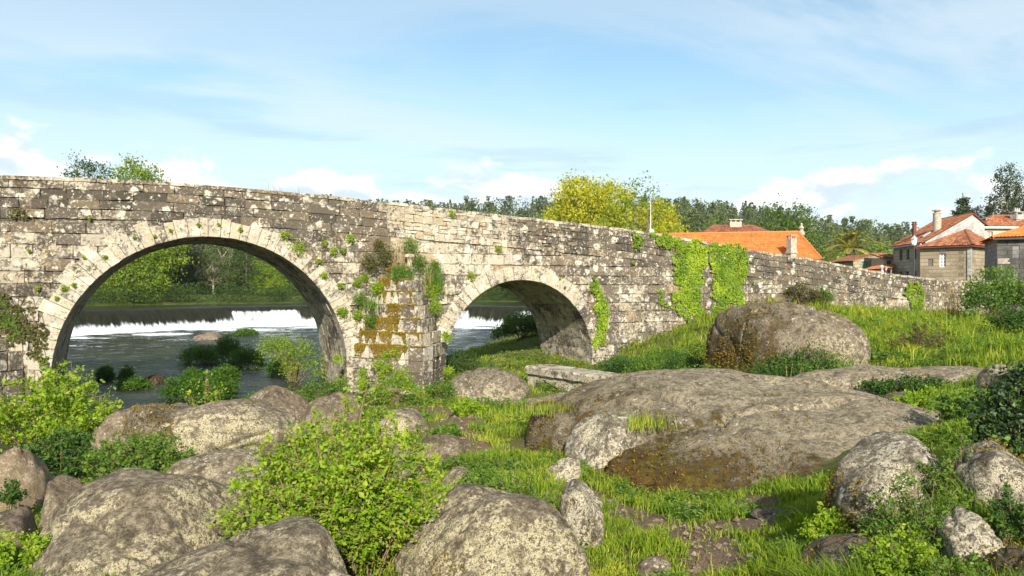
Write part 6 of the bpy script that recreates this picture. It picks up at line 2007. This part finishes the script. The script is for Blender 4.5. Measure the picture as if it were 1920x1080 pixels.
# long house with the gable
def long_house():
    z = 79.0
    K = P(1735, 452, z)                                # near end of the low eave
    ez = K[2]
    K0 = K * np.array([1, 1, 0])
    AL = unit(np.array([-.60, .80, 0])); AR = unit(np.array([.93, .37, 0]))
    AR = np.array([.995, -.0995, 0]); AL = np.array([.0995, .995, 0])
    LF = 8.3
    org = np.array([K[0], K[1], VG])
    root = thing('long_house', 'long stone house with red tile roof and stained white gable', 'house', org)
    Lp = K0 + AL * LF
    ax = -AL
    def zat(py, f): return EYE + (540 - py) / FPX * (z + (1 - f) * LF * AL[1])
    def fx(px):       # position along the face from its far end for a photo column
        t = (px - 960) / FPX
        d = (Lp[0] - t * Lp[1]) / (t * ax[1] - ax[0])
        return d
    ops = []
    for (xa, xb, ya, yb) in ((1686.5, 1692, 488, 468.5), (1699.5, 1705, 487, 467), (1713, 1718, 486.5, 466), (1686.5, 1691.5, 519, 509.5), (1698, 1704, 519, 509), (1714, 1718, 521, 508)):
        x0, x1 = fx(xa), fx(xb); f = ((x0 + x1) / 2) / LF
        ops.append((x0, x1, zat(ya, f), zat(yb, f)))
    w_, nr, pt = wall_open('wall', M['house_grey'], root, org, Lp, ax, LF, VG - .6, ez, ops)
    for i, o_ in enumerate(ops):
        window(root, pt, ax, nr, *o_, .22, M['green_paint'] if i < 3 else M['shutter'], M['glass'], 2, 3 if i < 3 else 1, .06)
    pk = P(1824, 402, 0); 
    run = 8.6
    def gp(px, py):      # a point of the gable plane
        t = (px - 960) / FPX
        d = (K0[0] - t * K0[1]) / (t * AR[1] - AR[0])
        zz = K0[1] + AR[1] * d
        return d, EYE + (540 - py) / FPX * zz
    d1, h1 = gp(1824, 401); d2, h2 = gp(1846, 419)
    mb = MB(); g = lambda d, h: K0 + AR * d + np.array([0, 0, h]) - org
    mb.add([g(0, VG - .6), g(d2, VG - .6), g(d2, h2), g(d1, h1), g(0, ez)], [(0, 1, 2, 3, 4)])
    far = AL * LF
    mb.add([g(0, VG - .6) + far, g(0, ez) + far, g(d1, h1) + far, g(d2, h2) + far, g(d2, VG - .6) + far], [(0, 1, 2, 3, 4)])
    mb.add([g(d2, VG - .6), g(d2, VG - .6) + far, g(d2, h2) + far, g(d2, h2)], [(0, 1, 2, 3)])
    mb.build('gable_wall', M['house_white'], root)
    up = np.array([0, 0, .08])
    sl = (h1 - ez) / d1
    e0 = K0 + AR * -.4 + np.array([0, 0, ez - .4 * sl]) - AL * .12 + up; e1 = e0 + AL * (LF + .3)
    r0 = K0 + AR * d1 + np.array([0, 0, h1]) - AL * .12 + up; r1 = r0 + AL * (LF + .3)
    s0 = K0 + AR * (d2 + .3) + np.array([0, 0, h2 - .3]) - AL * .12 + up; s1 = s0 + AL * (LF + .3)
    tile_roof('roof_slope', M['tile_red'], root, org, e1, e0, r0, r1, 31)
    tile_roof('roof_slope', M['tile_red'], root, org, s0, s1, r1, r0, 32)
    ridge_tiles(root, M['tile_red'], org, r0, r1)
    ed = MB()
    for (p, q) in ((e0, r0), (r0, s0)): ed.tube([p - org - AL * .02 + (0, 0, -.04), q - org - AL * .02 + (0, 0, -.04)], [.07, .07], 6)
    ed.build('verge', M['tile_brown'], root)
    gt = MB(); gt.box((e0 + e1) / 2 - org + nr * .06 + (0, 0, -.15), (LF / 2 + .1, .07, .08), (AL, nr, (0, 0, 1))); gt.build('gutter', M['zinc'], root)
    # chimneys: a stout plastered one and a slender brick one
    def on_roof(f, t): return e0 + (r0 - e0) * f + (e1 - e0) * t
    c1 = on_roof(.46, .22); mb = MB(); q = c1 - org
    mb.lathe([(.42, -.8), (.40, 1.75), (.44, 1.78), (.44, 1.86)], q, 14); mb.lathe([(.30, 1.86), (.30, 2.1)], q, 8); mb.lathe([(.5, 2.1), (.5, 2.16), (.1, 2.32)], q, 14)
    mb.build('chimney', M['concrete'], root)
    c1 = on_roof(.20, .50); mb = MB(); q = c1 - org
    mb.box(q + (0, 0, .5), (.16, .16, 1.1)); mb.box(q + (0, 0, 1.66), (.22, .22, .06)); mb.box(q + (0, 0, 1.9), (.20, .20, .05))
    for k in (-1, 1): mb.box(q + (k * .13, 0, 1.78), (.03, .14, .07))
    mb.build('chimney', M['tile_brown'], root)
    sk = MB(); c1 = on_roof(.30, .30); dr = unit(r0 - e0); sk.box(c1 - org + (0, 0, .14), (.55, .35, .05), (dr, -AL, np.cross(dr, -AL))); sk.build('roof_light', M['zinc'], root)
    return K
KL = long_house()
# house behind with cream upper wall
def back_house():
    z = 90.0
    A = P(1846, 425, z); L = 16.0
    ax = unit(np.array([1, .05, 0])); ez = P(0, 425, z)[2]
    o_ = A * np.array([1, 1, 0]); org = np.array([A[0] + 6, A[1] + 3, VG])
    root = thing('cream_house', 'cream walled house with red tile roof behind the corner house', 'house', org)
    zz = lambda py: EYE + (540 - py) / FPX * z
    fx = lambda px: (px - 1846) / FPX * z
    ops = [(fx(1851), fx(1862), zz(452), zz(434)), (fx(1890), fx(1901), zz(452), zz(434))]
    w_, nr, pt = wall_open('wall', M['house_beige'], root, org, o_, ax, L, VG - .6, ez, ops)
    for q in ops: window(root, pt, ax, nr, *q, .2, M['shutter'], M['curtain'], 2, 1, .06)
    bk = np.cross((0, 0, 1.0), ax)
    box_shell(root, M['house_beige'], org, [o_ + ax * L, o_ + ax * L + bk * 8, o_ + bk * 8, o_], VG - .6, ez, skip=(3,))
    up = np.array([0, 0, ez])
    e0, e1 = o_ - ax * .4 - bk * .4 + up, o_ + ax * (L + .4) - bk * .4 + up
    b0, b1 = o_ - ax * .4 + bk * 8.4 + up, o_ + ax * (L + .4) + bk * 8.4 + up
    r0, r1 = o_ + ax * 4.0 + bk * 4 + np.array([0, 0, ez + 1.75]), o_ + ax * (L - 4) + bk * 4 + np.array([0, 0, ez + 1.75])
    for i, q in enumerate(((e0, e1, r1, r0), (e1, b1, r1, r1), (b1, b0, r0, r1), (b0, e0, r0, r0))): tile_roof('roof_slope', M['tile_red'], root, org, *q, 41 + i)
    ridge_tiles(root, M['tile_red'], org, r0, r1); ridge_tiles(root, M['tile_red'], org, e0, r0)
    g = MB(); g.box((e0 + e1) / 2 - org + (0, 0, -.12) , (L / 2 + .4, .10, .10), (ax, bk, (0, 0, 1))); g.build('gutter', M['white_paint'], root)
    chimney(root, org, P(1907, 411, z + 2.5), .65, .4, .55, M['house_white'], 3)
    chimney(root, org, P(1850, 420, z + 3.0), .6, .4, .35, M['house_grey'], 0)
back_house()
# house with green windows
def green_house():
    z = 58.0
    A = P(1870, 448, z); ez = P(0, 446, z)[2]
    ax = unit(np.array([.90, -.43, 0])); L = 9.0
    o_ = A * np.array([1, 1, 0]); org = np.array([A[0] + 3, A[1] + 2, VG])
    root = thing('green_window_house', 'dark granite house with green framed windows and orange roof', 'house', org)
    def fx(px):
        t = (px - 960) / FPX
        return (o_[0] - t * o_[1]) / (t * ax[1] - ax[0])
    zz = lambda py, px: EYE + (540 - py) / FPX * (o_[1] + ax[1] * fx(px))
    ops = [(fx(1898.5), fx(1910.5), zz(483, 1904), zz(462, 1904)), (fx(1900), fx(1908), zz(534, 1904), zz(510.5, 1904))]
    w_, nr, pt = wall_open('wall', M['house_dark'], root, org, o_, ax, L, VG - .6, ez, ops)
    window(root, pt, ax, nr, *ops[0], .12, M['green_paint'], M['glass'], 2, 3, .14, 'green framed upper window')
    window(root, pt, ax, nr, *ops[1], .12, M['green_paint'], M['glass'], 2, 3, .14, 'green framed lower window')
    sg = MB()
    for k, (py, hh) in enumerate(((486, 1.3), (489.5, 1.3), (493, 1.3))):
        x0, x1 = fx(1871), fx([1892, 1890, 1894][k]); sg.box(pt((x0 + x1) / 2, zz(py, 1882), -.006), ((x1 - x0) / 2, .004, .05), (ax, nr, (0, 0, 1)))
    sg.build('faded_paint_band', M['concrete'], root)
    bk = np.cross((0, 0, 1.0), ax)
    box_shell(root, M['house_dark'], org, [o_ + ax * L, o_ + ax * L + bk * 7, o_ + bk * 7, o_], VG - .6, ez)
    up = np.array([0, 0, ez])
    e0, e1 = o_ - ax * .45 - bk * .5 + up, o_ + ax * (L + .4) - bk * .5 + up
    b0, b1 = o_ - ax * .45 + bk * 7.4 + up, o_ + ax * (L + .4) + bk * 7.4 + up
    r0, r1 = o_ + ax * 3.2 + bk * 3.4 + np.array([0, 0, ez + 1.35]), o_ + ax * (L - 3) + bk * 3.4 + np.array([0, 0, ez + 1.35])
    for i, q in enumerate(((e0, e1, r1, r0), (e1, b1, r1, r1), (b1, b0, r0, r1), (b0, e0, r0, r0))): tile_roof('roof_slope', M['tile_orange'], root, org, *q, 51 + i)
    ridge_tiles(root, M['tile_orange'], org, e0, r0); ridge_tiles(root, M['tile_orange'], org, r0, r1)
    mb = MB(); mb.box((e0 + e1) / 2 - org + bk * .28 + (0, 0, -.10), (L / 2 + .3, .25, .07), (ax, bk, (0, 0, 1))); mb.build('eaves_board', M['dark_metal'], root)
green_house()
# low stone shed with green window and lean-to roof
def shed():
    z = 92.0
    A = P(1600, 500, z); o_ = A * np.array([1, 1, 0]); ax = unit(np.array([1, .1, 0])); L = 5.2
    zz = lambda py: EYE + (540 - py) / FPX * z
    fx = lambda px: (px - 1600) / FPX * z
    org = np.array([A[0] + 2.5, A[1] + 2, VG])
    root = thing('stone_shed', 'low gabled stone shed with a green window beyond the palm', 'building', org)
    ops = [(fx(1617), fx(1628), zz(502), zz(491))]
    w_, nr, pt = wall_open('wall', M['house_tan'], root, org, o_, ax, L, VG - .6, zz(489), ops, .2, [(0, zz(489)), (L, zz(489)), (L * .62, zz(477)), (L * .45, zz(477))])
    window(root, pt, ax, nr, *ops[0], .15, M['green_paint'], M['curtain'], 2, 2, .12, 'green framed shed window')
    bk = np.cross((0, 0, 1.0), ax)
    box_shell(root, M['house_tan'], org, [o_ + ax * L, o_ + ax * L + bk * 6, o_ + bk * 6, o_], VG - .6, zz(489), skip=(3,))
    r = o_ + ax * L * .54 + np.array([0, 0, zz(476)]); e0 = o_ - ax * .2 + np.array([0, 0, zz(489.5)]); e1 = o_ + ax * (L + .2) + np.array([0, 0, zz(489.5)])
    tile_roof('roof_slope', M['tile_old'], root, org, e0 + bk * 6, e0 - bk * .1, r - bk * .1, r + bk * 6, 61)
    tile_roof('roof_slope', M['tile_old'], root, org, e1 - bk * .1, e1 + bk * 6, r + bk * 6, r - bk * .1, 62)
    z2 = 84.0
    a, b = P(1612, 507.5, z2), P(1676, 503, z2 - .5)
    c, d = P(1678, 495, z2 + 3.5), P(1640, 499, z2 + 3.5)
    org2 = np.array([(a[0] + b[0]) / 2, z2 + 1.5, VG])
    r2 = thing('lean_to_roof', 'rusty red lean-to roof on posts beside the long house', 'shelter', org2)
    tile_roof('roof_slope', M['tile_red'], r2, org2, a, b, c, d, 63)
    for q in (a, b, c, d):
        mb = MB(); mb.box((0, 0, 0), (.08, .08, (q[2] - VG) / 2 + .2)); mb.build('post', M['shutter'], r2, np.array([q[0], q[1], (q[2] + VG) / 2 - .25]) + (np.array([org2[0], org2[1], 0]) - np.array([q[0], q[1], 0])) * .12 - org2)
shed()
# low wall and little white annex beside the long house
def annex():
    z = 88.0
    A = P(1657, 486, z); o_ = A * np.array([1, 1, 0]); org = np.array([A[0] + .8, z + 1, VG])
    root = thing('white_annex', 'narrow cream annex between the shed and long house', 'building', org)
    zz = lambda py: EYE + (540 - py) / FPX * z
    ax = np.array([1.0, 0, 0])
    w_, nr, pt = wall_open('wall', M['house_beige'], root, org, o_, ax, 1.7, VG - .6, zz(483), [(.35, .95, zz(497), zz(488))])
    window(root, pt, ax, nr, .35, .95, zz(497), zz(488), .2, M['shutter'], M['glass'], 1, 2, .06)
    box_shell(root, M['house_beige'], org, [o_ + ax * 1.7, o_ + ax * 1.7 + v2(0, 3), o_ + v2(0, 3), o_], VG - .6, zz(483), skip=(3,))
    e0, e1 = o_ + np.array([-.25, -.25, zz(483.5)]), o_ + np.array([1.95, -.25, zz(483.5)])
    tile_roof('roof_slope', M['tile_old'], root, org, e0, e1, e1 + (0, 3.4, .7), e0 + (0, 3.4, .7), 64)
annex()

# ------------------------------------------------------------------ street lamp, pole, people
def lamp():
    z = 70.0
    b = P(1714, 470, z)
    base = np.array([b[0], b[1], H1(b[0], b[1])])
    root = thing('street_lamp', 'pale street lantern on a slim dark pole by the houses', 'street lamp', base)
    tz = P(0, 460.5, z)[2] - base[2]
    mb = MB(); mb.tube([(0, 0, -.2), (0, 0, 1.0), (0, 0, tz)], [.08, .06, .045], 8); mb.build('pole', M['dark_metal'], root)
    mb = MB(); mb.lathe([(.10, 0), (.20, .10), (.27, .55), (.27, .58)], (0, 0, tz), 6); mb.build('lantern', M['white_paint'], root)
    mb = MB(); mb.lathe([(.34, .58), (.32, .64), (.12, .85), (.04, .95)], (0, 0, tz), 6); mb.build('lantern_cap', M['zinc'], root)
lamp()
def pole():
    z = 58.0
    b = P(1220, 436, z); base = np.array([b[0], b[1], H1(b[0], b[1])])
    root = thing('white_mast', 'thin white mast rising behind the parapet near the ivy', 'pole', base)
    tz = P(0, 372, z)[2] - base[2]; gz = P(0, 434, z)[2] - base[2]
    mb = MB(); mb.tube([(0, 0, -.3), (0, 0, gz), (0, 0, tz)], [.04, .028, .014], 8); mb.build('shaft', M['white_paint'], root)
    mb = MB(); mb.lathe([(.03, -.2), (.15, -.13), (.2, 0), (.15, .13), (.03, .2)], (.08, 0, gz), 12); mb.build('globe', M['white_paint'], root, smooth=True)
    mb = MB()
    for k in range(4): mb.tube([(-.25, 0, tz - .1 - k * .22), (.25, 0, tz - .1 - k * .22)], [.01, .01], 5)
    mb.build('aerial', M['zinc'], root)
pole()
M['skin'] = plain('skin', (.50, .30, .22), .6, .08, 10)
M['hair_white'] = plain('pale_hair', (.62, .58, .52), .8, .15, 30)
M['hair_red'] = plain('auburn_hair', (.30, .13, .06), .8, .2, 30)
M['coat_red'] = plain('light_coat', (.46, .40, .36), .85, .12, 12)
M['coat_blue'] = plain('navy_coat', (.035, .05, .10), .85, .2, 12)
M['trousers'] = plain('dark_trousers', (.05, .05, .06), .9, .2, 12)
def person(label, u, w_, coat, hair, turn, seed):
    base = BW(u, w_, float(top(u)) - 1.1)
    J = {'pel': (0, 0, .95, .15), 'chest': (0, 0, 1.28, .17), 'neck': (0, 0, 1.47, .062), 'head0': (0, -.01, 1.56, .075), 'head1': (0, -.015, 1.655, .098), 'head2': (0, 0, 1.72, .07),
         'shL': (.17, 0, 1.40, .075), 'elL': (.23, .02, 1.12, .052), 'wrL': (.22, -.08, .90, .036), 'haL': (.21, -.11, .80, .034), 'shR': (-.17, 0, 1.40, .075), 'elR': (-.23, .02, 1.12, .052), 'wrR': (-.22, -.08, .90, .036), 'haR': (-.21, -.11, .80, .034),
         'hiL': (.09, 0, .88, .11), 'knL': (.10, -.06, .50, .07), 'anL': (.10, .06, .09, .05), 'toL': (.11, -.10, .04, .045), 'hiR': (-.09, 0, .88, .11), 'knR': (-.10, .02, .50, .07), 'anR': (-.10, .14, .10, .05), 'toR': (-.11, -.02, .04, .045)}
    E = [('pel', 'chest'), ('chest', 'neck'), ('neck', 'head0'), ('head0', 'head1'), ('head1', 'head2'), ('chest', 'shL'), ('shL', 'elL'), ('elL', 'wrL'), ('wrL', 'haL'), ('chest', 'shR'), ('shR', 'elR'), ('elR', 'wrR'), ('wrR', 'haR'),
         ('pel', 'hiL'), ('hiL', 'knL'), ('knL', 'anL'), ('anL', 'toL'), ('pel', 'hiR'), ('hiR', 'knR'), ('knR', 'anR'), ('anR', 'toR')]
    keys = list(J)
    me = bpy.data.meshes.new('person')
    me.from_pydata([J[k][:3] for k in keys], [(keys.index(a), keys.index(b)) for a, b in E], [])
    o = bpy.data.objects.new('person', me); COL.objects.link(o)
    md = o.modifiers.new('skin', 'SKIN'); o.modifiers.new('sub', 'SUBSURF').render_levels = 2
    o.modifiers['sub'].levels = 2
    for k, sv in zip(keys, me.skin_vertices[0].data): sv.radius = (J[k][3],) * 2
    me.skin_vertices[0].data[0].use_root = True
    dg = bpy.context.evaluated_depsgraph_get()
    me2 = bpy.data.meshes.new_from_object(o.evaluated_get(dg))
    o.modifiers.clear(); o.data = me2
    me2.name = 'person'
    me2.materials.clear()
    for m_ in (M['skin'], coat, M['trousers']): me2.materials.append(m_)
    for p_ in me2.polygons:
        z = p_.center.z; hand = abs(p_.center.x) > .17 and z < .90
        p_.material_index = 0 if (z > 1.49 or hand) else (1 if z > .86 else 2)
        p_.use_smooth = True
    o.location = base; o.rotation_euler = (0, 0, turn)
    tag(o, label, 'person')
    V, F = ICO[4]
    V = V * np.array([.102, .115, .118])
    keep = (V[F].mean(1)[:, 2] > .02) | (V[F].mean(1)[:, 1] > .0)
    hm = mesh_np('hair', V + np.array([0, .012, 1.68]), F[keep], True)
    link('hair', hm, hair, o)
    nb = MB(); nb.lathe([(.012, -.02), (.016, 0), (.008, .03)], (0, -.108, 1.635), 6); nb.build('nose', M['skin'], o)
uA, _ = uh(1684, 513); uB, _ = uh(1698, 512)
person('person with pale hair walking behind the parapet', uA, 1.3, M['coat_red'], M['hair_white'], 1.2, 1)
person('person with auburn hair and dark coat behind the parapet', uB, 1.6, M['coat_blue'], M['hair_red'], 1.0, 2)

# ------------------------------------------------------------------ air
def haze():
    mb = MB(); mb.box((0, 0, 34), (2600, 2600, 40))
    m_ = bpy.data.materials.new('haze'); m_.use_nodes = True
    nt = m_.node_tree
    for n_ in list(nt.nodes): nt.nodes.remove(n_)
    o_ = nt.nodes.new('ShaderNodeOutputMaterial'); v = nt.nodes.new('ShaderNodeVolumePrincipled')
    v.inputs['Color'].default_value = (.86, .92, 1.0, 1); v.inputs['Density'].default_value = .00009; v.inputs['Anisotropy'].default_value = 0.0
    nt.links.new(v.outputs[0], o_.inputs['Volume'])
    h = mb.build('haze', m_)
    tag(h, 'thin pale haze in the air over the whole valley', 'haze', kind='stuff')
haze()
